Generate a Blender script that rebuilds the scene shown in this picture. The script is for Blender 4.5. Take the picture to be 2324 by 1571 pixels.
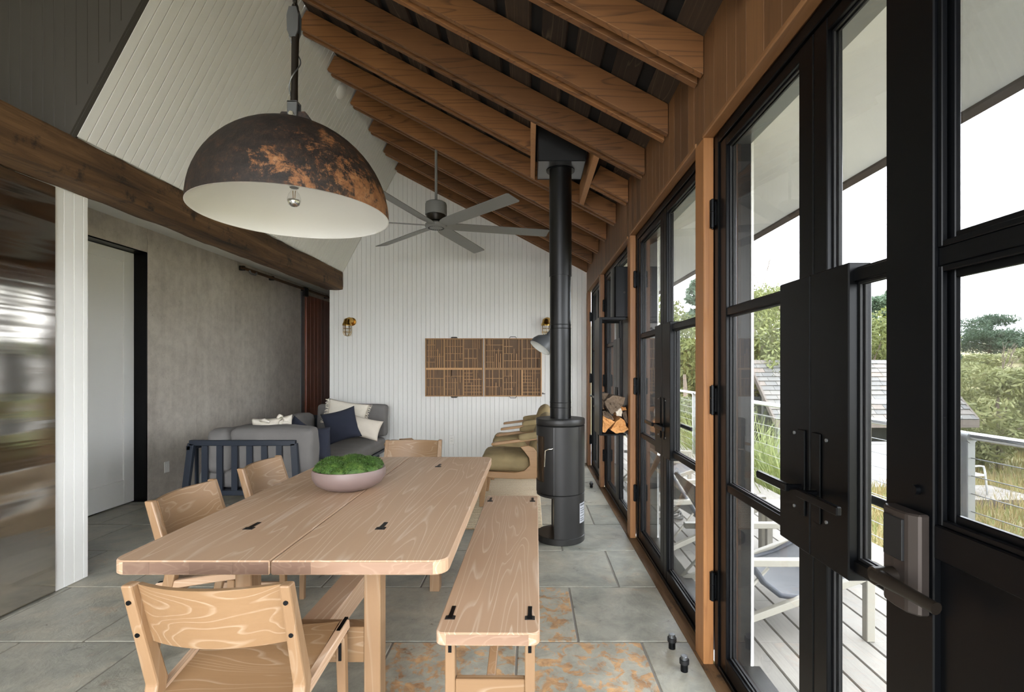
import bpy, bmesh, math, random
import numpy as np
from mathutils import Vector, Matrix, noise as mnoise

for o in list(bpy.data.objects):
    bpy.data.objects.remove(o, do_unlink=True)
scene = bpy.context.scene
COL = scene.collection
R = math.radians
random.seed(7)

# ------------------------------------------------------------------ camera
# one-point perspective, vanishing point at pixel (1204, 834), focal length 1130 px of 2324
FPX, VX, VY, HC = 1130.0, 1204.0, 834.0, 1.35
cam_d = bpy.data.cameras.new('camera')
cam_d.sensor_width = 36.0
cam_d.sensor_fit = 'HORIZONTAL'
cam_d.lens = FPX / 2324 * 36
cam_d.shift_x = (1162 - VX) / 2324
cam_d.shift_y = (VY - 785.5) / 2324
cam_d.clip_start = 0.05
cam_d.clip_end = 500
cam = bpy.data.objects.new('camera', cam_d)
cam.location = (0, 0, HC)
cam.rotation_euler = (R(90), 0, 0)
COL.objects.link(cam)
scene.camera = cam

# ------------------------------------------------------------------ sky and exposure
world = bpy.data.worlds.new('overcast_sky')
scene.world = world
world.use_nodes = True
wn = world.node_tree
bg = wn.nodes['Background']
bg.inputs['Color'].default_value = (0.92, 0.955, 1.0, 1)
bg.inputs['Strength'].default_value = 1.0
scene.view_settings.view_transform = 'Standard'
scene.view_settings.look = 'None'
scene.view_settings.gamma = 1.0
scene.view_settings.use_curve_mapping = False
scene.view_settings.exposure = 3.85

# ------------------------------------------------------------------ helpers
def px(u, v, y):
    """point on the plane at depth y that shows at photo pixel (u, v)"""
    return Vector(((u - VX) * y / FPX, y, HC - (v - VY) * y / FPX))

def hexc(r, g, b):
    f = lambda c: ((c / 255) / 12.92) if c / 255 <= 0.04045 else (((c / 255) + 0.055) / 1.055) ** 2.4
    return (f(r), f(g), f(b), 1)

class NT:
    """small wrapper to write node trees briefly"""
    def __init__(self, name, rough=0.5, metal=0.0, color=(0.5, 0.5, 0.5, 1), spec=None):
        self.m = bpy.data.materials.new(name)
        self.m.use_nodes = True
        self.t = self.m.node_tree
        self.b = self.t.nodes['Principled BSDF']
        self.b.inputs['Roughness'].default_value = rough
        self.b.inputs['Metallic'].default_value = metal
        self.b.inputs['Base Color'].default_value = color
        if spec is not None:
            self.b.inputs['Specular IOR Level'].default_value = spec
    def n(self, typ, **kw):
        nd = self.t.nodes.new(typ)
        for k, v in kw.items():
            setattr(nd, k, v)
        return nd
    def l(self, a, b):
        self.t.links.new(a, b)
    def coords(self, scale=(1, 1, 1), rand=20.0):
        tc = self.n('ShaderNodeTexCoord')
        out = tc.outputs['Object']
        if rand:
            oi = self.n('ShaderNodeObjectInfo')
            mu = self.n('ShaderNodeMath', operation='MULTIPLY')
            self.l(oi.outputs['Random'], mu.inputs[0]); mu.inputs[1].default_value = rand
            ad = self.n('ShaderNodeVectorMath', operation='ADD')
            self.l(out, ad.inputs[0]); self.l(mu.outputs[0], ad.inputs[1])
            out = ad.outputs[0]
        mp = self.n('ShaderNodeMapping')
        mp.inputs['Scale'].default_value = scale
        self.l(out, mp.inputs['Vector'])
        return mp.outputs[0]
    def noise(self, vec, scale=5, detail=4, rough=0.5, dist=0.0):
        nd = self.n('ShaderNodeTexNoise')
        nd.inputs['Scale'].default_value = scale
        nd.inputs['Detail'].default_value = detail
        nd.inputs['Roughness'].default_value = rough
        nd.inputs['Distortion'].default_value = dist
        if vec is not None: self.l(vec, nd.inputs['Vector'])
        return nd.outputs['Fac']
    def math(self, op, a, b=0.0, c=None, clamp=False):
        nd = self.n('ShaderNodeMath', operation=op)
        nd.use_clamp = clamp
        for i, x in enumerate((a, b, c)):
            if x is None: continue
            if isinstance(x, (int, float)): nd.inputs[i].default_value = x
            else: self.l(x, nd.inputs[i])
        return nd.outputs[0]
    def ramp(self, fac, stops):
        nd = self.n('ShaderNodeValToRGB')
        el = nd.color_ramp.elements
        while len(el) < len(stops): el.new(0.5)
        for e, (p, c) in zip(el, stops):
            e.position = p
            e.color = c if len(c) == 4 else (*c, 1)
        self.l(fac, nd.inputs[0])
        return nd.outputs['Color']
    def mix(self, fac, a, b, blend='MIX'):
        nd = self.n('ShaderNodeMix', data_type='RGBA', blend_type=blend)
        for i, x in ((0, fac), (6, a), (7, b)):
            if isinstance(x, (int, float)): nd.inputs[i].default_value = x
            elif isinstance(x, tuple): nd.inputs[i].default_value = x
            else: self.l(x, nd.inputs[i])
        return nd.outputs[2]
    def rand(self):
        return self.n('ShaderNodeObjectInfo').outputs['Random']
    def color(self, c): self.l(c, self.b.inputs['Base Color'])
    def rough(self, c): self.l(c, self.b.inputs['Roughness'])
    def bump(self, h, strength=0.3, dist=0.01):
        nd = self.n('ShaderNodeBump')
        nd.inputs['Strength'].default_value = strength
        nd.inputs['Distance'].default_value = dist
        self.l(h, nd.inputs['Height'])
        self.l(nd.outputs[0], self.b.inputs['Normal'])

def plain(name, rgb, rough=0.5, metal=0.0, var=0.0, bump=0.0, bscale=40, spec=None):
    t = NT(name, rough, metal, hexc(*rgb), spec)
    if var or bump:
        v = t.coords()
        if var:
            n = t.noise(v, 6, 5)
            c = t.ramp(n, [(0.25, tuple(x * (1 - var) for x in hexc(*rgb)[:3])), (0.75, tuple(min(1, x * (1 + var)) for x in hexc(*rgb)[:3]))])
            t.color(c)
        if bump:
            t.bump(t.noise(v, bscale, 4), bump, 0.004)
    return t.m

def wood(name, base, dark, line, axis, freq=14.0, across=7.0, along=0.7, lw=0.16, rough=0.45, fine=0.35, toned=0.25, lamt=0.6, bump=0.08, knots=0.0):
    """procedural wood: contour lines of a stretched noise give cathedral grain along the given axis"""
    t = NT(name, rough)
    sc = [across] * 3
    sc[axis] = along
    v = t.coords(tuple(sc))
    n1 = t.noise(v, 1.0, 2, 0.45, 0.35)
    band = t.math('FRACT', t.math('MULTIPLY', n1, freq))
    lines = t.ramp(band, [(0.0, (1, 1, 1)), (lw, (0, 0, 0)), (1.0 - lw * 0.35, (0, 0, 0)), (1.0, (1, 1, 1))])
    fs = [90.0] * 3
    fs[axis] = 2.5
    f = t.noise(t.coords(tuple(fs)), 1.0, 3, 0.6)
    tone = t.noise(t.coords((1.3, 1.3, 1.3)), 1.5, 3)
    c0 = t.mix(t.math('MULTIPLY', tone, 1.0), hexc(*dark), hexc(*base))
    c1 = t.mix(t.math('MULTIPLY', t.ramp(f, [(0.35, (0, 0, 0)), (0.75, (1, 1, 1))]), fine), c0, hexc(*dark))
    lm = t.math('MULTIPLY', lines, t.math('MULTIPLY', t.ramp(f, [(0.3, (0.35, 0.35, 0.35)), (0.7, (1, 1, 1))]), lamt))
    c2 = t.mix(lm, c1, hexc(*line))
    if knots:
        ks = [3.2] * 3
        ks[axis] = 1.1
        vo = t.n('ShaderNodeTexVoronoi')
        vo.inputs['Scale'].default_value = 1.0
        t.l(t.coords(tuple(ks)), vo.inputs['Vector'])
        kc = t.ramp(vo.outputs['Distance'], [(0.0, (1, 1, 1)), (0.05, (0.8, 0.8, 0.8)), (0.11, (0, 0, 0))])
        c2 = t.mix(t.math('MULTIPLY', kc, knots), c2, hexc(45, 24, 10))
    r = t.rand()
    c3 = t.mix(toned, c2, t.mix(1.0, c2, t.ramp(r, [(0.0, (0.55, 0.52, 0.5)), (1.0, (1.35, 1.3, 1.25))]), 'MULTIPLY'))
    t.color(c3)
    t.bump(f, bump, 0.003)
    return t.m

M = {}
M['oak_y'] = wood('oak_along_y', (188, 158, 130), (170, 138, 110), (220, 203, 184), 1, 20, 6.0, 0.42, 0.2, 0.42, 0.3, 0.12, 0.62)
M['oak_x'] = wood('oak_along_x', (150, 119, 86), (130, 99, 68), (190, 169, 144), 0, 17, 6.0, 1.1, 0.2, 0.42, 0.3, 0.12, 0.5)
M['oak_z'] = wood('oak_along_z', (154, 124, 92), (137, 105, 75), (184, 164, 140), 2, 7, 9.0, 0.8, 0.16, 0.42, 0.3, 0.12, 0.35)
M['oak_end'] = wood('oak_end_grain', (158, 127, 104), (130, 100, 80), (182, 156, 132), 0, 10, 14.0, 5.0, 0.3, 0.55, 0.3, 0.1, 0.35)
M['oak_end_dark_shaded'] = wood('oak_end_grain_dark_shaded', (126, 99, 82), (100, 76, 61), (150, 124, 104), 0, 10, 14.0, 5.0, 0.3, 0.55, 0.3, 0.3, 0.35)  # darker staves, with the chair's shadow painted into the colour as well
M['fir'] = wood('fir_rafter', (156, 109, 64), (114, 75, 41), (60, 36, 18), 0, 16, 5.0, 0.32, 0.22, 0.6, 0.45, 0.7, 0.75, 0.12, 0.9)
M['fir_light'] = wood('fir_fresh_cut', (196, 146, 98), (170, 120, 76), (140, 92, 54), 2, 8, 8, 0.8, 0.2, 0.6, 0.3, 0.2, 0.4)
M['cedar'] = wood('cedar_board', (130, 94, 60), (100, 70, 44), (78, 54, 34), 2, 12, 9.0, 0.5, 0.2, 0.5, 0.5, 0.85, 0.45)
M['cedar_y'] = wood('cedar_trim', (160, 116, 76), (128, 90, 56), (104, 70, 42), 1, 12, 9.0, 0.5, 0.2, 0.5, 0.4, 0.3, 0.4)
M['post'] = wood('fir_post', (172, 122, 76), (140, 94, 55), (114, 72, 40), 2, 14, 9.0, 0.5, 0.22, 0.42, 0.5, 0.15, 0.5)
M['sheath'] = wood('old_sheathing', (74, 58, 44), (38, 29, 23), (150, 132, 108), 1, 8, 9.0, 0.6, 0.08, 0.85, 0.6, 0.9, 0.35)
M['redwood'] = wood('red_wood_door', (150, 82, 50), (100, 50, 30), (66, 32, 20), 2, 9, 8.0, 0.4, 0.2, 0.35, 0.5, 0.8, 0.5)
M['walnut'] = wood('teak_frame', (178, 142, 102), (152, 116, 80), (122, 90, 60), 0, 9, 9.0, 1.2, 0.2, 0.4, 0.4, 0.1, 0.4)
M['case'] = wood('type_case_wood', (206, 164, 116), (174, 134, 91), (134, 100, 66), 2, 6, 12.0, 2.0, 0.2, 0.6, 0.4, 0.7, 0.4)
M['case_back'] = wood('type_case_back', (128, 103, 80), (104, 83, 64), (86, 68, 52), 2, 6, 9.0, 2.0, 0.2, 0.7, 0.4, 0.3, 0.4)
M['deck'] = wood('weathered_deck', (144, 141, 134), (116, 112, 106), (92, 88, 82), 1, 10, 9.0, 0.35, 0.2, 0.75, 0.55, 0.35, 0.4)
M['grey_wood'] = wood('weathered_fascia', (104, 96, 88), (78, 71, 65), (60, 54, 49), 0, 8, 9.0, 0.5, 0.2, 0.8, 0.5, 0.3, 0.4)

def beam_mat():
    t = NT('old_hewn_timber', 0.75)
    v = t.coords((7, 0.5, 7), 0)
    n = t.noise(v, 1.5, 6, 0.65, 0.6)
    n2 = t.noise(t.coords((3, 3, 3), 0), 2.2, 5, 0.7)
    c = t.ramp(n, [(0.3, hexc(42, 29, 19)), (0.5, hexc(92, 66, 40)), (0.72, hexc(128, 97, 64))])
    c = t.mix(t.ramp(n2, [(0.56, (0, 0, 0)), (0.68, (0.85, 0.85, 0.85))]), c, hexc(30, 22, 16))
    t.color(c)
    t.bump(n, 0.6, 0.02)
    return t.m
M['beam'] = beam_mat()

def concrete():
    t = NT('board_marked_concrete', 0.75)
    v = t.coords((1, 1, 1), 30)
    n = t.noise(v, 1.1, 6, 0.62, 0.4)
    n2 = t.noise(v, 9, 6, 0.7)
    n3 = t.noise(v, 60, 3, 0.6)
    st = t.noise(t.coords((5, 5, 0.35), 30), 1.6, 4, 0.6)
    c = t.ramp(n, [(0.3, hexc(172, 163, 151)), (0.7, hexc(212, 204, 191))])
    c = t.mix(0.45, c, t.ramp(st, [(0.3, hexc(166, 157, 146)), (0.7, hexc(216, 208, 196))]))
    c = t.mix(0.35, c, t.ramp(n2, [(0.3, hexc(140, 131, 121)), (0.6, hexc(210, 202, 190))]))
    c = t.mix(t.ramp(n3, [(0.64, (0, 0, 0)), (0.74, (0.5, 0.5, 0.5))]), c, hexc(110, 100, 90))
    t.color(c)
    t.bump(n2, 0.18, 0.008)
    return t.m
M['concrete'] = concrete()

def slate(name, rusty):
    t = NT(name, 0.4)
    v = t.coords((1, 1, 1), 40)
    n = t.noise(v, 2.2, 6, 0.65, 0.8)
    n2 = t.noise(v, 11, 6, 0.7, 0.5)
    n3 = t.noise(v, 5.0, 6, 0.62, 1.6)
    r = t.rand()
    c = t.ramp(n, [(0.28, hexc(110, 111, 103)), (0.5, hexc(152, 149, 137)), (0.72, hexc(182, 171, 150))])
    c = t.mix(0.4, c, t.ramp(n2, [(0.3, hexc(104, 106, 100)), (0.7, hexc(190, 189, 177))]))
    n4 = t.noise(v, 15.0 if rusty else 5.0, 7, 0.66, 0.7)
    rm = t.ramp(n4, [(0.49, (0, 0, 0)), (0.56, (1, 1, 1))] if rusty else [(0.58, (0, 0, 0)), (0.74, (0.4, 0.4, 0.4))])
    rust = t.ramp(n2, [(0.35, hexc(136, 98, 64)), (0.65, hexc(206, 160, 108))])
    c = t.mix(t.math('MULTIPLY', rm, 0.85), c, rust)
    c = t.mix(0.5, c, t.mix(1.0, c, t.ramp(r, [(0.0, (0.74, 0.78, 0.78)), (1.0, (1.14, 1.12, 1.06))]), 'MULTIPLY'))
    t.color(c)
    t.rough(t.ramp(n2, [(0.3, (0.26, 0.26, 0.26)), (0.7, (0.48, 0.48, 0.48))]))
    t.bump(t.math('ADD', t.math('MULTIPLY', n3, 1.2), n2), 0.4, 0.01)
    return t.m
M['slate'] = slate('slate_floor', False)
M['slate_rust'] = slate('rusty_slate_floor', True)
M['grout'] = plain('grout', (122, 118, 110), 0.85, var=0.1)

M['white'] = plain('white_paint', (232, 231, 226), 0.5)
M['white_board'] = plain('white_board_paint', (233, 232, 227), 0.45)
M['soffit'] = plain('white_plaster', (236, 236, 230), 0.8, var=0.03)
M['dark_board'] = plain('dark_grey_paint', (66, 62, 57), 0.55)
M['black'] = plain('black_metal', (5, 6, 8), 0.33, spec=0.2)
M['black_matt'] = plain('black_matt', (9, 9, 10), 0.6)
M['stove'] = plain('stove_black', (40, 39, 38), 0.45, 0.2)
M['pipe'] = plain('flue_black', (14, 14, 15), 0.36, 0.2)
M['plate'] = plain('grey_plate', (120, 122, 124), 0.3, 0.8)
M['navy_metal'] = plain('navy_metal', (40, 46, 56), 0.45)
M['steel'] = plain('stainless', (205, 207, 208), 0.18, 1.0)
M['galv'] = plain('galvanised', (136, 138, 138), 0.45, 0.6)
M['brass'] = plain('brass', (196, 158, 84), 0.22, 1.0)
M['chrome'] = plain('polished', (220, 214, 200), 0.12, 1.0)
M['bronze'] = plain('bronze_lock', (62, 55, 51), 0.42, 0.6)
M['fan_grey'] = plain('fan_grey', (136, 136, 133), 0.45, 0.1)
M['fan_dark'] = plain('fan_vents', (40, 34, 28), 0.4, 0.5)
M['lamp_grey'] = plain('lamp_grey', (84, 86, 88), 0.45)
M['rubber'] = plain('rubber_gasket', (12, 12, 13), 0.6)
M['ivory'] = plain('switch_plastic', (236, 234, 228), 0.4)
M['grey_fabric'] = plain('grey_fabric', (116, 113, 110), 0.95, var=0.1, bump=0.35, bscale=140)
M['navy_fabric'] = plain('navy_fabric', (44, 48, 62), 0.95, var=0.12, bump=0.4, bscale=90)
M['cream_fabric'] = plain('cream_fabric', (232, 224, 208), 0.95, var=0.06, bump=0.8, bscale=60)
M['linen'] = plain('linen_fabric', (222, 212, 196), 0.95, var=0.08, bump=0.5, bscale=110)
M['olive'] = plain('olive_velvet', (146, 128, 92), 0.85, var=0.28, bump=0.5, bscale=14)
M['sling'] = plain('grey_sling', (66, 68, 72), 0.6)
M['beige_metal'] = plain('beige_metal', (146, 142, 130), 0.45)
M['clay'] = plain('clay_bowl', (120, 102, 97), 0.5, var=0.08)
M['bulb'] = plain('bulb_mirror', (210, 210, 210), 0.06, 1.0)
M['wire'] = plain('cable_wire', (150, 152, 152), 0.3, 1.0)
M['rail_wood'] = M['grey_wood']
M['white_metal'] = plain('white_metal', (190, 192, 192), 0.4)
M['siding'] = plain('white_siding', (172, 174, 176), 0.6)
M['log_bark'] = plain('log_bark', (104, 88, 72), 0.9, var=0.45, bump=1.0, bscale=26)
M['log_split'] = plain('log_split', (206, 150, 92), 0.85, var=0.25, bump=1.0, bscale=22)
M['dark_glass'] = plain('dark_window', (22, 25, 27), 0.08, spec=0.2)
M['roof_dark'] = plain('dark_underlay', (24, 22, 21), 0.9)
M['sticker'] = plain('grey_sticker', (176, 178, 182), 0.3)
M['slot'] = plain('dark_slot', (30, 25, 22), 0.6)

def rust():
    t = NT('rusted_steel', 0.6, 0.25)
    v = t.coords((1, 1, 1), 0)
    n = t.noise(v, 7.0, 9, 0.78, 0.25)
    n2 = t.noise(v, 26, 8, 0.75, 0.2)
    tc = t.n('ShaderNodeTexCoord')
    sx = t.n('ShaderNodeSeparateXYZ'); t.l(tc.outputs['Object'], sx.inputs[0])
    lean = t.math('MULTIPLY_ADD', sx.outputs['X'], 0.34, -0.055)
    lean = t.math('ADD', lean, t.math('MULTIPLY', sx.outputs['Z'], -0.12))
    m = t.math('ADD', n, lean)
    dark = t.ramp(n2, [(0.3, hexc(24, 20, 18)), (0.52, hexc(42, 34, 29)), (0.64, hexc(66, 48, 36)), (0.8, hexc(134, 86, 52))])
    rst = t.ramp(n2, [(0.3, hexc(96, 60, 36)), (0.5, hexc(138, 94, 58)), (0.75, hexc(166, 126, 92))])
    c = t.mix(t.ramp(m, [(0.54, (0, 0, 0)), (0.6, (1, 1, 1))]), dark, rst)
    n4 = t.noise(v, 34, 8, 0.8, 0.3)
    c = t.mix(t.ramp(t.math('ADD', n4, t.math('MULTIPLY', lean, 0.4)), [(0.56, (0, 0, 0)), (0.66, (0.8, 0.8, 0.8))]), c, hexc(128, 82, 50))
    t.color(c)
    t.bump(n2, 0.4, 0.01)
    return t.m
M['rust'] = rust()

def brushed():
    t = NT('wavy_stainless', 0.11, 1.0, hexc(196, 190, 182))
    n = t.noise(t.coords((0.2, 0.22, 1.5), 0), 1.6, 1, 0.4, 0.3)
    f = t.noise(t.coords((300, 2, 300), 0), 1.0, 2)
    n2 = t.noise(t.coords((0.2, 0.5, 11), 0), 1.0, 2, 0.5, 0.4)
    t.bump(t.math('ADD', t.math('MULTIPLY_ADD', n2, 0.045, n), t.math('MULTIPLY', f, 0.0005)), 0.7, 0.055)
    return t.m
M['brushed'] = brushed()

def jute():
    t = NT('jute_weave', 0.95)
    v = t.coords((1, 1, 1), 0)
    w = t.n('ShaderNodeTexWave'); w.bands_direction = 'Y'
    w.inputs['Scale'].default_value = 11; w.inputs['Distortion'].default_value = 1.2
    w.inputs['Detail'].default_value = 2; w.inputs['Detail Scale'].default_value = 3
    t.l(v, w.inputs['Vector'])
    n = t.noise(v, 70, 4, 0.7)
    c = t.ramp(t.math('MULTIPLY_ADD', n, 0.6, t.math('MULTIPLY', w.outputs['Fac'], 0.45)), [(0.25, hexc(168, 144, 110)), (0.5, hexc(220, 198, 164)), (0.75, hexc(242, 228, 200))])
    t.color(c)
    t.bump(t.math('ADD', w.outputs['Fac'], n), 0.8, 0.01)
    return t.m
M['jute'] = jute()

def leafmat(name, a, b, c, scale=1.2, trans=0.25):
    t = NT(name, 0.7)
    v = t.coords((1, 1, 1), 50)
    n = t.noise(v, scale, 4, 0.6)
    n2 = t.noise(v, scale * 9, 3, 0.6)
    col = t.ramp(t.math('MULTIPLY_ADD', n2, 0.5, t.math('MULTIPLY', n, 0.5)), [(0.3, hexc(*a)), (0.5, hexc(*b)), (0.7, hexc(*c))])
    t.color(col)
    if trans:
        out = t.t.nodes['Material Output']
        tr = t.n('ShaderNodeBsdfTranslucent')
        t.l(col, tr.inputs['Color'])
        mx = t.n('ShaderNodeMixShader'); mx.inputs[0].default_value = trans
        t.l(t.b.outputs[0], mx.inputs[1]); t.l(tr.outputs[0], mx.inputs[2])
        t.l(mx.outputs[0], out.inputs['Surface'])
    return t.m
M['willow'] = leafmat('willow_leaf', (58, 68, 32), (94, 101, 50), (126, 129, 74))
M['cypress'] = leafmat('cypress_leaf', (40, 58, 44), (64, 84, 62), (90, 108, 84))
M['shrub'] = leafmat('shrub_leaf', (84, 92, 52), (118, 122, 76), (154, 150, 106))
M['grass_green'] = leafmat('grass_green', (78, 96, 42), (112, 124, 66), (144, 146, 92), 0.6)
M['grass_tan'] = leafmat('grass_tan', (104, 92, 54), (134, 118, 74), (150, 142, 96), 0.35)
M['moss'] = leafmat('moss_green', (34, 56, 15), (58, 88, 27), (100, 120, 48), 14, 0.12)
M['bark'] = plain('bark', (104, 92, 80), 0.9, var=0.3)
M['ground'] = leafmat('meadow_ground', (86, 90, 50), (122, 114, 72), (146, 136, 92), 0.5, 0)
M['slate_roof'] = None
def roofslate():
    t = NT('roof_slate', 0.6)
    n = t.noise(t.coords((1, 1, 1), 60), 9, 5, 0.7)
    c = t.ramp(t.rand(), [(0.0, hexc(66, 68, 68)), (0.4, hexc(82, 82, 79)), (0.75, hexc(100, 97, 91)), (1.0, hexc(100, 86, 74))])
    c = t.mix(0.4, c, t.ramp(n, [(0.3, hexc(58, 57, 55)), (0.7, hexc(104, 101, 96))]))
    t.color(c); t.bump(n, 0.3, 0.006)
    return t.m
M['slate_roof'] = roofslate()

def glassmat(name, tint, refl=1.0, dirt=0.0):
    m = bpy.data.materials.new(name)
    m.use_nodes = True
    t = m.node_tree
    t.nodes.remove(t.nodes['Principled BSDF'])
    out = t.nodes['Material Output']
    tr = t.nodes.new('ShaderNodeBsdfTransparent'); tr.inputs['Color'].default_value = tint
    gl = t.nodes.new('ShaderNodeBsdfGlossy'); gl.inputs['Roughness'].default_value = 0.01
    # Schlick reflectance, the same from both sides of the pane
    lw = t.nodes.new('ShaderNodeLayerWeight'); lw.inputs['Blend'].default_value = 0.5
    pw = t.nodes.new('ShaderNodeMath'); pw.operation = 'POWER'; pw.inputs[1].default_value = 5
    t.links.new(lw.outputs['Facing'], pw.inputs[0])
    fr = t.nodes.new('ShaderNodeMath'); fr.operation = 'MULTIPLY_ADD'
    fr.inputs[1].default_value = 0.96 * refl; fr.inputs[2].default_value = 0.04 * refl
    t.links.new(pw.outputs[0], fr.inputs[0])
    mx = t.nodes.new('ShaderNodeMixShader')
    t.links.new(fr.outputs[0], mx.inputs[0])
    t.links.new(tr.outputs[0], mx.inputs[1]); t.links.new(gl.outputs[0], mx.inputs[2])
    src = mx.outputs[0]
    if dirt:
        tc = t.nodes.new('ShaderNodeTexCoord')
        nz = t.nodes.new('ShaderNodeTexNoise'); nz.inputs['Scale'].default_value = 30; nz.inputs['Detail'].default_value = 8
        nz.inputs['Roughness'].default_value = 0.8
        t.links.new(tc.outputs['Object'], nz.inputs['Vector'])
        rp = t.nodes.new('ShaderNodeValToRGB')
        rp.color_ramp.elements[0].position = 0.5; rp.color_ramp.elements[0].color = (0.01, 0.01, 0.01, 1)
        rp.color_ramp.elements[1].position = 0.8; rp.color_ramp.elements[1].color = (dirt, dirt, dirt, 1)
        t.links.new(nz.outputs['Fac'], rp.inputs[0])
        df = t.nodes.new('ShaderNodeBsdfDiffuse'); df.inputs['Color'].default_value = (0.7, 0.7, 0.7, 1)
        m2 = t.nodes.new('ShaderNodeMixShader')
        t.links.new(rp.outputs[0], m2.inputs[0]); t.links.new(src, m2.inputs[1]); t.links.new(df.outputs[0], m2.inputs[2])
        src = m2.outputs[0]
    t.links.new(src, out.inputs['Surface'])
    return m
GLASS_TINT = (0.80, 0.805, 0.81, 1)   # grey tint added to dim the view outside, per face
M['glass'] = glassmat('door_glass', GLASS_TINT, dirt=0.03)
M['clear'] = glassmat('clear_glass', (0.97, 0.97, 0.97, 1))
M['stove_glass'] = plain('stove_glass', (52, 40, 28), 0.06, spec=0.6)

# ------------------------------------------------------------------ mesh builder
class MB:
    def __init__(self):
        self.v, self.f = [], []
    def add(self, vs, fs):
        k = len(self.v)
        self.v += [tuple(p) for p in vs]
        self.f += [tuple(i + k for i in q) for q in fs]
        return self
    def box(self, x0, x1, y0, y1, z0, z1):
        return self.add([(x0, y0, z0), (x1, y0, z0), (x1, y1, z0), (x0, y1, z0), (x0, y0, z1), (x1, y0, z1), (x1, y1, z1), (x0, y1, z1)],
                        [(3, 2, 1, 0), (4, 5, 6, 7), (0, 1, 5, 4), (1, 2, 6, 5), (2, 3, 7, 6), (3, 0, 4, 7)])
    def hexa(self, b, t):
        """8 corners: bottom ring b, top ring t"""
        return self.add(list(b) + list(t), [(3, 2, 1, 0), (4, 5, 6, 7), (0, 1, 5, 4), (1, 2, 6, 5), (2, 3, 7, 6), (3, 0, 4, 7)])
    def prism(self, poly, axis, a, b):
        """polygon in the two other axes extruded along axis from a to b"""
        def mk(p, h):
            q = list(p); q.insert(axis, h); return q
        n = len(poly)
        vs = [mk(p, a) for p in poly] + [mk(p, b) for p in poly]
        fs = [tuple(range(n - 1, -1, -1)), tuple(range(n, 2 * n))] + [(i, (i + 1) % n, n + (i + 1) % n, n + i) for i in range(n)]
        return self.add(vs, fs)
    def bar(self, p0, p1, w, h, up=(0, 0, 1)):
        p0, p1 = Vector(p0), Vector(p1)
        d = (p1 - p0).normalized()
        u = Vector(up)
        s = d.cross(u)
        if s.length < 1e-4: s = d.cross(Vector((1, 0, 0)))
        s.normalize(); u = s.cross(d).normalized()
        q = [(-w / 2, -h / 2), (w / 2, -h / 2), (w / 2, h / 2), (-w / 2, h / 2)]
        return self.hexa([p0 + s * a + u * b for a, b in q], [p1 + s * a + u * b for a, b in q])
    def tube(self, pts, r, seg=10, cap=True, closed=False):
        pts = [Vector(p) for p in pts]
        rs = r if isinstance(r, (list, tuple)) else [r] * len(pts)
        n = len(pts); vs = []; prev = None
        for i, p in enumerate(pts):
            if closed: d = pts[(i + 1) % n] - pts[i - 1]
            else: d = pts[min(i + 1, n - 1)] - pts[max(i - 1, 0)]
            d.normalize()
            if prev is None:
                a = d.orthogonal().normalized()
            else:
                a = (prev - d * prev.dot(d))
                a = a.normalized() if a.length > 1e-6 else d.orthogonal().normalized()
            prev = a; b = d.cross(a)
            for k in range(seg):
                t = 2 * math.pi * k / seg
                vs.append(p + (a * math.cos(t) + b * math.sin(t)) * rs[i])
        fs = []
        for i in range(n if closed else n - 1):
            j = (i + 1) % n
            for k in range(seg):
                fs.append((i * seg + k, i * seg + (k + 1) % seg, j * seg + (k + 1) % seg, j * seg + k))
        if cap and not closed:
            fs.append(tuple(range(seg - 1, -1, -1))); fs.append(tuple(range((n - 1) * seg, n * seg)))
        return self.add(vs, fs)
    def lathe(self, prof, c=(0, 0, 0), seg=32, a0=0, a1=2 * math.pi, close=True):
        full = abs(a1 - a0 - 2 * math.pi) < 1e-6
        m = seg if full else seg + 1
        vs = []
        for r, z in prof:
            for k in range(m):
                t = a0 + (a1 - a0) * k / seg
                vs.append((c[0] + r * math.cos(t), c[1] + r * math.sin(t), c[2] + z))
        fs = []
        for i in range(len(prof) - 1):
            for k in range(seg):
                k2 = (k + 1) % m
                fs.append((i * m + k, i * m + k2, (i + 1) * m + k2, (i + 1) * m + k))
        return self.add(vs, fs)
    def board(self, q, nrm, t, c=0.003, dk=2.4):
        """tongue and groove board: quad q (p0 p1 p2 p3, long edges p0-p3 and p1-p2), face normal, thickness, edge chamfer"""
        q = [Vector(p) for p in q]; n = Vector(nrm).normalized()
        w0 = (q[1] - q[0]).normalized() * c; w1 = (q[2] - q[3]).normalized() * c
        fr = [q[0] + w0, q[1] - w0, q[2] - w1, q[3] + w1]
        md = [p - n * c * dk for p in q]
        bk = [p - n * t for p in q]
        fs = [(0, 1, 2, 3), (4, 5, 1, 0), (5, 6, 2, 1), (6, 7, 3, 2), (7, 4, 0, 3), (8, 9, 5, 4), (9, 10, 6, 5), (10, 11, 7, 6), (11, 8, 4, 7), (11, 10, 9, 8)]
        return self.add(fr + md + bk, fs)
    def obj(self, name, mat, parent=None, smooth=False, bevel=0.0, seg=1, loc=None, sub=0, auto=None):
        me = bpy.data.meshes.new(name)
        me.from_pydata([tuple(p) for p in self.v], [], self.f)
        bm = bmesh.new(); bm.from_mesh(me)
        bmesh.ops.recalc_face_normals(bm, faces=bm.faces)
        if bevel:
            es = [e for e in bm.edges if len(e.link_faces) == 2 and e.calc_face_angle(0) > 0.5]
            bmesh.ops.bevel(bm, geom=es, offset=bevel, segments=seg, affect='EDGES', profile=0.5, clamp_overlap=True)
        bm.to_mesh(me); bm.free()
        me.materials.append(M[mat] if isinstance(mat, str) else mat)
        if smooth:
            me.shade_smooth()
            if auto: me.set_sharp_from_angle(angle=R(auto))
        o = bpy.data.objects.new(name, me)
        COL.objects.link(o)
        if parent: o.parent = parent
        if loc: o.location = loc
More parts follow.
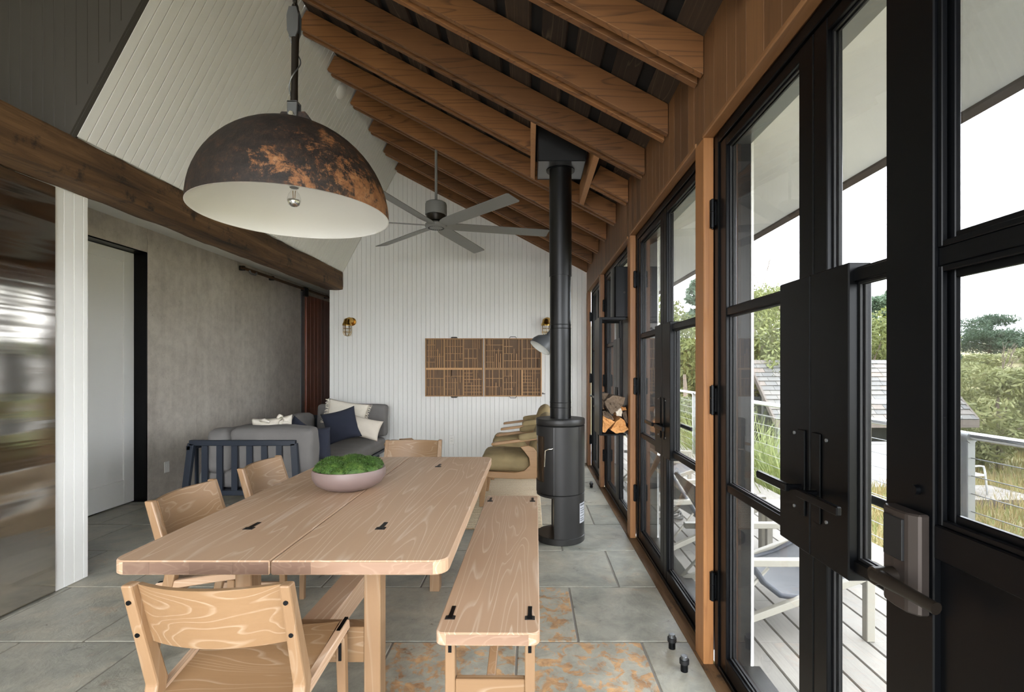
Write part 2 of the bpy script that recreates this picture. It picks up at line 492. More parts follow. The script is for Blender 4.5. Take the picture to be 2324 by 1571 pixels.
        if sub:
            md = o.modifiers.new('sub', 'SUBSURF'); md.levels = sub; md.render_levels = sub
        return o

def thing(name, label, cat, loc=(0, 0, 0), rz=0.0, group=None):
    o = bpy.data.objects.new(name, None)
    o.empty_display_size = 0.1
    COL.objects.link(o)
    o.location = loc; o.rotation_euler = (0, 0, rz)
    return tag(o, label, cat, group)
def tag(o, label, cat, group=None):
    o['label'] = label; o['category'] = cat
    if group: o['group'] = group
    return o
def struct(o, label=None, cat=None):
    o['kind'] = 'structure'
    if label: o['label'] = label
    if cat: o['category'] = cat
    return o
def sempty(name, label, cat):
    o = bpy.data.objects.new(name, None); COL.objects.link(o)
    return struct(o, label, cat)
def dup(root, loc, rz, label=None, group=None):
    r = root.copy(); COL.objects.link(r); r.location = loc; r.rotation_euler = (0, 0, rz)
    if label: r['label'] = label
    if group: r['group'] = group
    for ch in list(root.children):
        c = ch.copy(); COL.objects.link(c); c.parent = r
        for g in list(ch.children):
            d = g.copy(); COL.objects.link(d); d.parent = c
    return r
def inst(src, parent, loc, rot=(0, 0, 0)):
    c = src.copy(); COL.objects.link(c); c.parent = parent; c.location = loc; c.rotation_euler = rot
    return c

# ================================================================== THE SETTING
XW, XO = 0.79, 1.00            # inside face of the right wall, outside face of its reveals
YE = 7.0                       # end wall
SL = 0.53                      # roof slope on the right
SL2 = 1.0 / SL                 # the steep white ceiling is square to it
def z_raf(x): return 2.682 + SL * (0.786 - x)          # underside of the rafters
def z_deck(x): return z_raf(x) + 0.172                 # top of the rafters
def z_ceil(x): return 2.69 + SL2 * (x + 2.63)          # white ceiling
YB = -1.6                      # back of the room, behind the camera

# ---- floor: grout bed with slate tiles
fl = struct(MB().box(-4.6, 0.82, YB, 10.2, -0.06, -0.004).obj('floor', 'grout'), 'grey green slate tile floor with pale grout joints', 'floor')
P = 0.61
tile_full = None
for k in range(-8, 13):
    y0 = 2.449 + P * k + 0.005; y1 = y0 + P - 0.010
    if y0 < YB: continue
    off = 0.235 if k % 2 == 0 else 0.545
    j = -9
    while True:
        x0 = off + P * j + 0.005; x1 = x0 + P - 0.010; j += 1
        if x0 > 0.76: break
        if x1 < -4.6: continue
        if x1 > 0.77: x1 = 0.775
        full = x1 - x0 > 0.59
        rusty = (k == -1 and -0.7 < x0 < 0.3) or (k == 0 and -0.9 < x0 < -0.2)
        if rusty:
            MB().box(-(x1 - x0) / 2, (x1 - x0) / 2, -(P - 0.010) / 2, (P - 0.010) / 2, -0.012, 0.0).obj('tile', 'slate_rust', fl, bevel=0.003, loc=((x0 + x1) / 2, (y0 + y1) / 2, 0.0))
        elif full and tile_full:
            inst(tile_full, fl, ((x0 + x1) / 2, (y0 + y1) / 2, 0.0))
        else:
            w = (x1 - x0) / 2
            o = MB().box(-w, w, -(P - 0.010) / 2, (P - 0.010) / 2, -0.012, 0.0).obj('tile', 'slate', fl, bevel=0.003, loc=((x0 + x1) / 2, (y0 + y1) / 2, 0.0))
            if full: tile_full = o
struct(MB().box(0.772, 0.835, YB, YE, -0.02, 0.003).obj('trim_1', 'beam'), 'dark wooden sill strip along the foot of the glass doors', 'trim')

# ---- end wall with white tongue and groove boards
we = struct(MB().prism([(-2.825, 0), (0.80, 0), (0.80, 2.92), (-1.70, 4.34), (-2.1, 4.34), (-2.9, 2.8), (-2.825, 2.69)], 1, YE + 0.02, YE + 0.14).obj('wall_end', 'white'), 'white end wall of narrow vertical tongue and groove boards', 'wall')
def ztop_end(x): return min(z_deck(x) + 0.02, z_ceil(x)) if x > -2.63 else 2.69
PB = 0.0645
x = -2.825
while x < 0.79:
    x1 = min(x + PB, 0.79)
    xs = [x, x1]
    for br in (-2.63, -1.80):
        if x < br < x1: xs = [x, x1]
    MB().board([(x, YE, 0), (x1 - .0022, YE, 0), (x1 - .0022, YE, ztop_end(x1)), (x, YE, ztop_end(x))], (0, -1, 0), 0.02, 0.0008, 1.5).obj('board', 'white_board', we)
    x = x1

# ---- white sloping ceiling
a = (-2.63, 2.69); b = (-1.80, z_ceil(-1.80))
nrm = Vector((SL2, 0, -1)).normalized()
cw = struct(MB().hexa([(a[0] - .14, 2.88, a[1] + .02), (a[0] - .03, 2.88, a[1]), (a[0] - .03, YE + .14, a[1]), (a[0] - .14, YE + .14, a[1] + .02)],
                      [(b[0] - .14, 2.88, b[1] + .02), (b[0] - .03, 2.88, b[1]), (b[0] - .03, YE + .14, b[1]), (b[0] - .14, YE + .14, b[1] + .02)]).obj('ceiling.001', 'white'),
            'steep white sloping ceiling of narrow tongue and groove boards', 'ceiling')
y = 2.89
while y < YE:
    y1 = min(y + PB, YE)
    MB().board([(a[0], y, a[1]), (a[0], y1 - .006, a[1]), (b[0], y1 - .006, b[1]), (b[0], y, b[1])], nrm, 0.02, 0.0008, 1.5).obj('board', 'white_board', cw)
    y = y1

# ---- dark boarded wall above the beam on the left (faces the camera)
YD = 2.86
dw = struct(MB().prism([(-4.6, 2.5), (-2.66, 2.5), (-2.66, 2.69), (-1.83, 4.25), (-4.6, 4.25)], 1, YD + 0.02, YD + 0.06).obj('wall_upper_left', 'dark_board'), 'dark grey vertical boarded wall above the old beam', 'wall')
x = -1.835
while x > -4.5:
    x0 = x - PB
    zb = lambda q: max(z_ceil(q) + 0.0, 2.60) if q > -2.66 else 2.60
    MB().board([(x0, YD, zb(x0)), (x, YD, zb(x)), (x, YD, 4.25), (x0, YD, 4.25)], (0, -1, 0), 0.02, 0.004, 0.8).obj('board', 'dark_board', dw)
    x = x0
t2 = MB()
p0 = Vector((-2.66, 0, 2.64)); p1 = Vector((-1.80, 0, z_ceil(-1.80)))
d = (p1 - p0).normalized(); s = Vector((d.z, 0, -d.x)) * 0.045
t2.hexa([p0 + Vector((0, YD - .012, 0)) - s, p1 + Vector((0, YD - .012, 0)) - s, p1 + Vector((0, YD - .012, 0)), p0 + Vector((0, YD - .012, 0))],
        [p0 + Vector((0, YD + .03, 0)) - s, p1 + Vector((0, YD + .03, 0)) - s, p1 + Vector((0, YD + .03, 0)), p0 + Vector((0, YD + .03, 0))])
struct(t2.obj('trim_2', 'dark_board'), 'dark sloping edge strip between grey boards and white ceiling', 'trim')

# ---- old hewn beam
def rough_beam(x0, x1, y0, y1, z0, z1, ny=110, nc=5, amp=0.006):
    ring = []
    for i in range(nc): ring.append((x0 + (x1 - x0) * i / nc, z0))
    for i in range(nc): ring.append((x1, z0 + (z1 - z0) * i / nc))
    for i in range(nc): ring.append((x1 - (x1 - x0) * i / nc, z1))
    for i in range(nc): ring.append((x0, z1 - (z1 - z0) * i / nc))
    n = len(ring); vs = []; fs = []
    cx, cz = (x0 + x1) / 2, (z0 + z1) / 2
    for j in range(ny + 1):
        yy = y0 + (y1 - y0) * j / ny
        for (xx, zz) in ring:
            nn = mnoise.noise(Vector((xx * 9, yy * 2.2, zz * 9))) * amp + mnoise.noise(Vector((xx * 30, yy * 9, zz * 30))) * amp * 0.5
            corner = abs(xx - cx) > (x1 - x0) * .49 and abs(zz - cz) > (z1 - z0) * .49
            k = 1 - (0.012 + 0.02 * abs(mnoise.noise(Vector((1, yy * 3, zz))))) * (1.0 if corner else 0) * 3
            vs.append((cx + (xx - cx) * k + nn, yy, cz + (zz - cz) * k + nn))
    for j in range(ny):
        for i in range(n):
            fs.append((j * n + i, j * n + (i + 1) % n, (j + 1) * n + (i + 1) % n, (j + 1) * n + i))
    fs.append(tuple(range(n))); fs.append(tuple(range(ny * n, ny * n + n)))
    return MB().add(vs, fs)
struct(rough_beam(-2.87, -2.63, 0.6, 6.985, 2.437, 2.69).obj('beam', 'beam', smooth=True, auto=40), 'old dark hewn timber beam running along the left side', 'beam')

# ---- steel cabinet, white boarded column
cab = thing('steel_cabinet', 'tall polished stainless steel cabinet left of the white boarded column', 'cabinet', (-3.17, 2.2, 0))
MB().box(-0.33, 0.31, -0.8, 0.775, 0.0, 2.43).obj('body', 'plate', cab)
MB().box(0.312, 0.33, -0.8, 0.778, 0.008, 2.43).obj('door', 'brushed', cab, bevel=0.002)
wc = struct(MB().box(-3.6, -2.875, 2.99, 3.205, 0, 2.44).obj('wall_column', 'white'), 'white boarded end of a partition between steel cabinet and hall door', 'wall')
ys = [2.987, 3.045, 3.112, 3.178, 3.209]
for i in range(4):
    MB().board([(-2.854, ys[i], 0.003), (-2.854, ys[i + 1], 0.003), (-2.854, ys[i + 1], 2.44), (-2.854, ys[i], 2.44)], (1, 0, 0), 0.02, 0.003).obj('board', 'white_board', wc)
MB().box(-3.6, -2.856, 3.205, 3.212, 0.003, 2.44).obj('board', 'white_board', wc)

# ---- concrete wall on the left, in cast panels
XC = -3.857
wl = struct(MB().box(XC - 0.25, XC - 0.02, 5.02, 8.36, 0, 2.75).obj('wall_left', 'concrete'), 'grey board-marked concrete wall with vertical panel joints', 'wall')
yj = [5.015, 5.756, 6.495, 7.25, 8.35]
for i in range(4):
    MB().box(XC - 0.02, XC, yj[i] + .002, yj[i + 1] - .002, 0.0, 2.745).obj('panel', 'concrete', wl, bevel=0.0015)
MB().box(XC - 0.14, XC, 3.0, 5.011, 2.507, 2.745).obj('panel', 'concrete', wl, bevel=0.0015)
struct(MB().box(XC - 0.01, XC + 0.012, 8.35, 8.46, 0, 2.62).obj('trim_3', 'galv'), 'grey steel edge strip at the end of the concrete wall', 'trim')
# hall door with black reveal
hd = sempty('door_5', 'tall white shaker door in a black reveal beside the concrete wall', 'door')
MB().box(XC - 0.16, XC - 0.002, 5.0, 5.015, 0, 2.507).obj('jamb', 'black', hd)
MB().box(XC - 0.16, XC - 0.002, 3.6, 5.0, 2.495, 2.509).obj('jamb', 'black', hd)
lf = MB()
lf.box(-4.02, -3.98, 4.875, 4.998, 0.012, 2.49).box(-4.02, -3.98, 3.98, 4.10, 0.012, 2.49)
lf.box(-4.02, -3.98, 4.10, 4.875, 2.38, 2.49).box(-4.02, -3.98, 4.10, 4.875, 0.012, 0.245)
lfo = lf.obj('leaf', 'white', hd, bevel=0.002)
MB().box(-4.015, -3.992, 4.10, 4.875, 0.245, 2.38).obj('panel', 'white', lfo)
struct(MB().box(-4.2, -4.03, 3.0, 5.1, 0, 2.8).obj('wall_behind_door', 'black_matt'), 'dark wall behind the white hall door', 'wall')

# hall beyond: soffit, wooden sliding doors, track
hs = struct(MB().box(-4.2, -2.75, 3.0, 10.2, 2.745, 2.80).obj('ceiling.002', 'soffit'), 'flat white hall ceiling between beam and concrete wall', 'ceiling')
MB().box(-3.15, -3.0, 6.55, 6.70, 2.738, 2.745).obj('panel', 'white', hs)
MB().box(-3.3, -3.15, 7.9, 8.05, 2.738, 2.745).obj('panel', 'white', hs)
struct(MB().box(-3.95, -2.7, 10.2, 10.3, 0, 2.8).obj('wall_hall_end', 'white'), 'white wall closing the far end of the hall', 'wall')
struct(MB().box(-2.83, -2.74, YE + .02, 10.2, 0, 2.8).obj('wall_hall_right', 'white'), 'white hall wall running back from the end wall corner', 'wall')
sd = thing('sliding_door', 'dark red wooden plank sliding door at the far end of the concrete wall', 'door', (-3.83, 8.47, 0))
for i in range(10):
    MB().board([(0.02, i * 0.15, 0.01), (0.02, i * 0.15 + 0.15, 0.01), (0.02, i * 0.15 + 0.15, 2.585), (0.02, i * 0.15, 2.585)], (1, 0, 0), 0.03, 0.003).obj('plank', 'redwood', sd)
struct(MB().box(-4.2, -3.87, 8.36, 10.3, 0, 2.8).obj('wall_behind_sliding_door', 'concrete'), 'concrete wall behind the red sliding door', 'wall')
tr = thing('door_track', 'dark pipe track for the sliding door high on the concrete wall', 'track', (-3.80, 6.6, 2.665))
MB().tube([(0, -0.05, 0), (0, 3.5, 0)], 0.02, 10).obj('rail', 'beam', tr, smooth=True, auto=50)
for yy in (0.0, 0.75, 1.78, 2.7):
    MB().box(-0.055, 0.012, yy - .02, yy + .02, -.03, .03).obj('bracket', 'black_matt', tr, bevel=.004)
MB().tube([(0.015, 0.1, -0.01), (0.02, 0.14, -0.045), (0.02, 0.24, -0.045), (0.015, 0.28, -0.01)], 0.014, 8).obj('hanger', 'galv', tr, smooth=True)
MB().box(-0.01, 0.03, 1.72, 1.86, -0.12, 0.03).obj('hanger', 'black_matt', tr, bevel=.005)

# ---- right roof: rafters, sheathing, dark underlay
dk = MB()
XR = -1.80
dk.hexa([(XR, YB, z_deck(XR) + .035), (1.62, YB, z_deck(1.62) + .035), (1.62, YE + .15, z_deck(1.62) + .035), (XR, YE + .15, z_deck(XR) + .035)],
        [(XR, YB, z_deck(XR) + .10), (1.62, YB, z_deck(1.62) + .10), (1.62, YE + .15, z_deck(1.62) + .10), (XR, YE + .15, z_deck(XR) + .10)])
cr = struct(dk.obj('ceiling', 'roof_dark'), 'sloping roof of fir rafters under old dark skip sheathing boards', 'ceiling')
xs = 0.80
i = 0
random.seed(3)
while xs > -1.86:
    w = 0.142 + random.uniform(-.008, .008)
    x0 = xs - w
    q = [(xs, YB, z_deck(xs) + .006), (x0, YB, z_deck(x0) + .006), (x0, YE, z_deck(x0) + .006), (xs, YE, z_deck(xs) + .006)]
    MB().board(q, (-SL, 0, -1), 0.024, 0.003).obj('sheathing_board', 'sheath', cr)
    xs = x0 - 0.062 - random.uniform(-.006, .006)
ca = math.cos(math.atan(SL)); sa = math.sin(math.atan(SL))
dd = Vector((-ca, 0, sa))           # up the slope
nn = Vector((sa, 0, ca))            # square to the slope
ZR = 0.172 * ca
def rafter_seg(parent, yn, xa, xb, tip):
    """double rafter: two planks with a slightly recessed core"""
    def plank(y0, y1, lift):
        A = Vector((xa, 0, z_raf(xa))) + nn * lift
        L = (xa - xb) / ca
        B = A + dd * (L if not tip else L)
        top = ZR - lift
        A2 = Vector((xa, 0, z_deck(xa)))
        B2 = B + nn * top
        m = MB()
        m.hexa([(A.x if lift == 0 else xa, y0, A.z if lift == 0 else z_raf(xa) + lift / ca), (B.x, y0, B.z), (B.x, y1, B.z), (A.x if lift == 0 else xa, y1, A.z if lift == 0 else z_raf(xa) + lift / ca)],
               [(A2.x, y0, A2.z), (B2.x, y0, B2.z), (B2.x, y1, B2.z), (A2.x, y1, A2.z)])
        return m
    core = plank(yn + .04, yn + .082, 0.035).obj('rafter', 'fir', parent)
    plank(yn, yn + .04, 0.0).obj('plank', 'fir', core, bevel=0.002)
    plank(yn + .082, yn + .122, 0.0).obj('plank', 'fir', core, bevel=0.002)
XT = -1.872
YR = [2.26 + 0.58 * i for i in range(-8, 9)]
for yn in YR:
    if abs(yn - 4.0) < 0.01:
        rafter_seg(cr, yn, 0.786, 0.49, False)
        rafter_seg(cr, yn, 0.0, XT, True)
    else:
        rafter_seg(cr, min(yn, YE - .125), 0.786, XT, True)
for xh in (0.0, 0.45):
    MB().hexa([(xh + .04, 3.542, z_raf(xh + .04)), (xh, 3.542, z_raf(xh)), (xh, 4.58, z_raf(xh)), (xh + .04, 4.58, z_raf(xh + .04))],
              [(xh + .04, 3.542, z_deck(xh + .04)), (xh, 3.542, z_deck(xh)), (xh, 4.58, z_deck(xh)), (xh + .04, 4.58, z_deck(xh + .04))]).obj('header', 'fir_light', cr, bevel=0.002)

# ---- right wall: cedar boards above the doors, posts
HD = 2.395
wr = struct(MB().box(0.812, 0.97, YB, YE, HD + 0.01, 2.74).obj('wall_right', 'cedar'), 'cedar boarded wall above the row of glass doors', 'wall')
y = YB
random.seed(11)
while y < YE:
    y1 = min(y + random.choice((0.09, 0.105, 0.12, 0.14)), YE)
    MB().board([(XW, y1, HD), (XW, y, HD), (XW, y, 2.87), (XW, y1, 2.87)], (-1, 0, 0), 0.022, 0.002).obj('board', 'cedar', wr)
    y = y1
posts = [(-2.75, -2.635), (-1.08, -0.965), (0.59, 0.705), (2.26, 2.375), (3.93, 4.045), (5.60, 5.715), (6.84, 7.0)]
pl = ['warm fir door post behind the camera', 'warm fir door post beside the camera', 'warm fir door post behind the open entry door',
      'warm fir door post with two black hinges, nearest to the entry door', 'warm fir door post beside the log rack',
      'warm fir door post just beyond the log rack', 'slim fir corner post where the glass doors meet the white end wall']
for (y0, y1), lab in zip(posts[1:], pl[1:]):
    po = struct(MB().box(XW - 0.004, 0.832, y0, y1, 0.0, HD).obj('post', 'post', bevel=0.003), lab, 'post')
    MB().box(0.895, XO, y0 + .002, y1 - .002, -0.04, HD).obj('outer_jamb', 'black', po)
    MB().box(XO, XO + .012, y0 - .004, y1 + .004, -0.04, HD).obj('outer_trim', 'white', po)
struct(MB().box(0.90, XO, YB, YE, HD - 0.03, HD + 0.01).obj('trim_4', 'plate'), 'grey outer lintel above the glass doors', 'trim')
for i, (pa, pb) in enumerate(zip(posts[1:-1], posts[2:])):  # the bay beside the camera has no doors, so daylight enters
    n = int(4)
    struct(MB().box(XW - 0.008, 0.833, pa[1] - .01, pb[0] + .012, HD - 0.002, HD + 0.02).obj('trim_%d' % (5 + i), 'cedar_y', bevel=0.004), 'light cedar head strip above door bay %s' % ['beside the camera, left open for light', 'nearest the camera', 'before the log rack', 'behind the log rack', 'beside the end wall'][i], 'trim')

# ---- glass door pairs
def door_pair(idx, y0, y1, label):
    """pair of black framed glass doors between posts, y0 near, y1 far"""
    root = sempty('door_%d' % idx, label, 'door')
    fx0, fx1 = 0.834, 0.90
    fw = 0.045
    MB().box(fx0, fx1, y0, y0 + fw, 0.0, HD).obj('jamb', 'black', root, bevel=.003)
    MB().box(fx0, fx1, y1 - fw, y1, 0.0, HD).obj('jamb', 'black', root, bevel=.003)
    MB().box(fx0, fx1, y0 + fw, y1 - fw, HD - fw, HD).obj('frame_head', 'black', root, bevel=.003)
    MB().box(fx0, XO + .02, y0 + fw, y1 - fw, -0.02, 0.022).obj('threshold', 'black', root, bevel=.003)
    ym = (y0 + y1) / 2
    sw = 0.066
    zb0, zb1 = 0.094, 2.308
    for side in (0, 1):
        ya, yb = (y0 + fw + .004, ym - .002) if side == 0 else (ym + .002, y1 - fw - .004)
        lx0, lx1 = 0.842, 0.888
        f = MB()
        f.box(lx0, lx1, ya, ya + sw + (.012 if side else 0), 0.026, HD - fw - .004)
        f.box(lx0, lx1, yb - sw - (0 if side else .0) , yb, 0.026, HD - fw - .004)
        f.box(lx0 + .001, lx1 - .001, ya + sw, yb - sw, 0.026, zb0)
        f.box(lx0 + .001, lx1 - .001, ya + sw, yb - sw, zb1, HD - fw - .005)
        f.box(lx0 + .004, lx1 - .004, ya + sw, yb - sw, 0.814, 0.846)
        f.box(lx0 + .004, lx1 - .004, ya + sw, yb - sw, 1.574, 1.606)
        leaf = f.obj('leaf', 'black', root, bevel=.0025)
        # wider lock stile beside the meeting edge
        if side == 0: la, lb = ym - .002 - .178, ym - .002
        else: la, lb = ym + .002, ym + .180
        MB().box(lx0 - .010, lx1 + .006, la, lb, 0.79, 1.625).obj('lock_stile', 'black', leaf, bevel=.003)
        pa, pb = ya + sw, yb - sw
        gx = 0.868
        for (z0, z1, qa, qb) in ((zb0, 0.814, pa, pb), (0.846, 1.574, pa if side else pa, pb), (1.606, zb1, pa, pb)):
            if abs(z0 - 0.846) < 1e-6:
                qa, qb = (pa, la) if side == 0 else (lb, pb)
            MB().box(gx - .003, gx + .003, qa, qb, z0, z1).obj('pane', 'glass', leaf)
            g = MB()
            for gxx in (gx - .010, gx + .004):
                g.box(gxx, gxx + .006, qa, qa + .007, z0, z1).box(gxx, gxx + .006, qb - .007, qb, z0, z1)
                g.box(gxx, gxx + .006, qa + .007, qb - .007, z0, z0 + .007).box(gxx, gxx + .006, qa + .007, qb - .007, z1 - .007, z1)
            g.obj('glazing_bead', 'rubber', leaf)
        # lever handle: points away from the meeting edge
        sg = -1 if side == 0 else 1
        hy = ym + sg * 0.040
        zc = 0.985
        for ox, xa in ((-1, lx0 - .010), (1, lx1 + .006)):
            h = MB()
            h.tube([(xa, hy, zc), (xa + ox * .055, hy, zc)], 0.0095, 10)
            h.bar((xa + ox * .052, hy - sg * .012, zc), (xa + ox * .052, hy + sg * .185, zc), 0.014, 0.024)
            h.obj('lever_handle', 'black', leaf, bevel=.003)
            MB().box(min(xa, xa + ox * .006), max(xa, xa + ox * .006), hy - .02, hy + .02, 0.90, 1.16).obj('escutcheon', 'black', leaf, bevel=.002)
        for dz in (0.915, 1.145):
            MB().tube([(lx0 - .010, hy + sg * .045, dz), (lx0 - .014, hy + sg * .045, dz)], 0.005, 8).obj('screw', 'galv', leaf)
        # barrel hinges on the post side
        hyy = y0 + .012 if side == 0 else y1 - .012
        for hz in (0.36, 1.2, 2.04):
            m = MB()
            m.tube([(0.822, hyy, hz - .06), (0.822, hyy, hz + .01)], 0.013, 10).tube([(0.822, hyy, hz + .012), (0.822, hyy, hz + .065)], 0.013, 10)
            m.tube([(0.822, hyy, hz - .065), (0.822, hyy, hz + .07)], 0.006, 8)
            m.box(0.826, 0.846, hyy - .010, hyy + .010, hz - .05, hz + .055)
            m.obj('hinge', 'black', leaf, smooth=True, auto=40)
    if idx == 2:
        MB().box(0.805, 0.836, y0 + .004, y0 + .06, 0.03, 0.20).obj('pivot_cover', 'black', root, bevel=.003)
    return root
door_pair(1, 0.705, 2.26, 'black framed glass door pair nearest the camera, partly behind the entry door')
door_pair(2, 2.375, 3.93, 'black framed glass door pair between the nearest fir post and the log rack')
door_pair(3, 4.045, 5.60, 'black framed glass door pair behind the hanging log rack')
door_pair(4, 5.715, 6.84, 'black framed glass door pair at the far end beside the white wall')

# ---- open entry door, standing parallel to the glass doors
ed = sempty('door_6', 'open black entry door with glass lights and keypad lever lock at right', 'door')
x0, x1 = 0.68, 0.725
f = MB()
f.box(x0, x1, 0.84, 0.953, 0.01, 2.36).box(x0, x1, 0.03, 0.14, 0.01, 2.36)
f.box(x0, x1, 0.14, 0.84, 0.01, 0.12).box(x0, x1, 0.14, 0.84, 2.24, 2.36)
f.box(x0, x1, 0.14, 0.84, 1.028, 1.085)
leaf = f.obj('leaf', 'black', ed, bevel=.002)
MB().box(x0 + .012, x1 - .012, 0.14, 0.84, 0.12, 1.028).obj('panel', 'black', leaf)
b = MB()
for (za, zb_) in ((1.085, 1.52), (1.552, 2.24)):
    for dx, w in ((0.0, .010), (0.012, .022)):
        xx0 = x0 + .006 + dx
        b.box(xx0, xx0 + .010, 0.84 - w, 0.84, za, zb_).box(xx0, xx0 + .010, 0.14, 0.14 + w, za, zb_)
        b.box(xx0, xx0 + .010, 0.14 + w, 0.84 - w, za, za + w).box(xx0, xx0 + .010, 0.14 + w, 0.84 - w, zb_ - w, zb_)
b.obj('glazing_bead', 'black', leaf, bevel=.0015)
MB().box(x0 + .008, x1 - .008, 0.14, 0.84, 1.52, 1.552).obj('muntin', 'black', leaf, bevel=.002)
MB().box(0.704, 0.710, 0.14, 0.84, 1.085, 1.52).obj('pane', 'glass', leaf)
MB().box(0.704, 0.710, 0.14, 0.84, 1.552, 2.24).obj('pane', 'glass', leaf)
g = MB()
g.prism([(0.68, 0.928), (0.68, 0.846), (0.662, 0.846), (0.650, 0.862), (0.648, 0.888), (0.650, 0.914), (0.658, 0.928)], 2, 0.925, 1.098)
lock = g.obj('keypad_lock', 'bronze', leaf, bevel=.003)
lock['label'] = 'bronze keypad lock'
MB().box(0.6455, 0.652, 0.866, 0.912, 1.012, 1.085).obj('keypad', 'black_matt', lock, bevel=.001)
g = MB()
g.tube([(0.66, 0.890, 0.978), (0.612, 0.890, 0.978)], 0.0155, 16)
g.tube([(0.620, 0.895, 0.978), (0.622, 0.86, 0.977), (0.634, 0.82, 0.972), (0.640, 0.785, 0.969)], [0.014, 0.012, 0.0105, 0.0105], 12)
g.obj('lever', 'fan_dark', lock, smooth=True, auto=50)
MB().tube([(0.681, 0.876, 1.135), (0.672, 0.876, 1.135)], 0.009, 12).obj('bolt', 'black', leaf, smooth=True, auto=50)

# ---- what closes the room behind the camera: left wall, flat ceiling, back wall with an unglazed opening added for light
struct(MB().box(-4.7, -4.6, YB, 3.0, 0, 4.4).obj('wall_kitchen', 'white'), 'white kitchen wall behind the steel cabinet', 'wall')
struct(MB().box(-4.6, -1.78, YB, 2.86, 4.25, 4.34).obj('ceiling.003', 'white'), 'flat white ceiling over the kitchen side', 'ceiling')
bw = MB()
bw.box(-4.6, -2.4, YB - .1, YB, 0, 4.3).box(-2.4, 0.95, YB - .1, YB, 2.9, 4.4).box(0.74, 0.95, YB - .1, YB, 0, 2.9)
struct(bw.obj('wall_back', 'white'), 'white wall behind the camera with a wide unglazed opening added for light', 'wall')
# eave soffit outside
es = MB()
zs0 = 2.60
xe = 1.585
ze = zs0 - SL * (xe - XO)
es.hexa([(XO - .10, YB, zs0 + .053), (xe, YB, ze), (xe, YE + .3, ze), (XO - .10, YE + .3, zs0 + .053)],
        [(XO - .10, YB, zs0 + .08), (xe, YB, ze + .03), (xe, YE + .3, ze + .03), (XO - .10, YE + .3, zs0 + .08)])
so = struct(es.obj('eave_soffit', 'soffit'), 'white plastered eave soffit outside above the glass doors', 'eave')
MB().hexa([(xe, YB, ze - .012), (xe + .03, YB, ze - .028), (xe + .03, YE + .3, ze - .028), (xe, YE + .3, ze - .012)],
          [(xe, YB, ze + .12), (xe + .03, YB, ze + .12), (xe + .03, YE + .3, ze + .12), (xe, YE + .3, ze + .12)]).obj('eave_board', 'sheath', so)
struct(MB().box(XO - 0.1, XO - 0.02, YB, YE + .3, HD, 2.70).obj('wall_outer_lintel', 'soffit'), 'white plastered strip between outer lintel and eave', 'wall')

# ================================================================== FURNITURE
def rbox(hx, hy, hz, r, n=8, bulge=(0, 0, 0), wr=0.0, seed=0):
    """soft rounded block centred on the origin"""
    def ax(h):
        k = min(r / h, 0.5)
        return [-1, -1 + k * .3, -1 + k] + [(-1 + k) + (2 - 2 * k) * i / n for i in range(1, n)] + [1 - k, 1 - k * .3, 1]
    A = [ax(hx), ax(hy), ax(hz)]
    H = (hx, hy, hz)
    m = {}; vs = []; fs = []
    def vid(p):
        key = tuple(round(c, 5) for c in p)
        if key in m: return m[key]
        q = [p[i] * H[i] for i in range(3)]
        inn = [max(-(H[i] - r), min(H[i] - r, q[i])) for i in range(3)]
        d = Vector([q[i] - inn[i] for i in range(3)])
        if d.length > 1e-9: d.normalize()
        w = Vector(inn) + d * r
        for i in range(3):
            if bulge[i]:
                o = [j for j in range(3) if j != i]
                w[i] += p[i] * bulge[i] * (1 - p[o[0]] ** 2) * (1 - p[o[1]] ** 2)
        if wr: w += d * wr * mnoise.noise(Vector((w.x * 7 + seed, w.y * 7, w.z * 7)))
        m[key] = len(vs); vs.append(w)
        return m[key]
    for i in range(3):
        j, k = (i + 1) % 3, (i + 2) % 3
        for s in (-1, 1):
            for a_ in range(len(A[j]) - 1):
                for b_ in range(len(A[k]) - 1):
                    def P(u, v):
                        p = [0, 0, 0]; p[i] = s; p[j] = u; p[k] = v; return vid(p)
                    q = (P(A[j][a_], A[k][b_]), P(A[j][a_ + 1], A[k][b_]), P(A[j][a_ + 1], A[k][b_ + 1]), P(A[j][a_], A[k][b_ + 1]))
                    fs.append(q if s > 0 else q[::-1])
    return MB().add(vs, fs)

def shift(mb, dx, dy, dz):
    mb.v = [(p[0] + dx, p[1] + dy, p[2] + dz) for p in mb.v]
    return mb
def xform(mb, mat):
    mb.v = [tuple(mat @ Vector(p)) for p in mb.v]
    return mb

def rounded_slab(x0, x1, y0, y1, z0, z1, r, seg=5, bev=0.004):
    pts = []
    for cx, cy, a in ((x1 - r, y1 - r, 0), (x0 + r, y1 - r, 90), (x0 + r, y0 + r, 180), (x1 - r, y0 + r, 270)):
        for k in range(seg + 1):
            t = R(a + 90 * k / seg)
            pts.append((cx + r * math.cos(t), cy + r * math.sin(t)))
    return MB().prism(pts, 2, z0, z1)

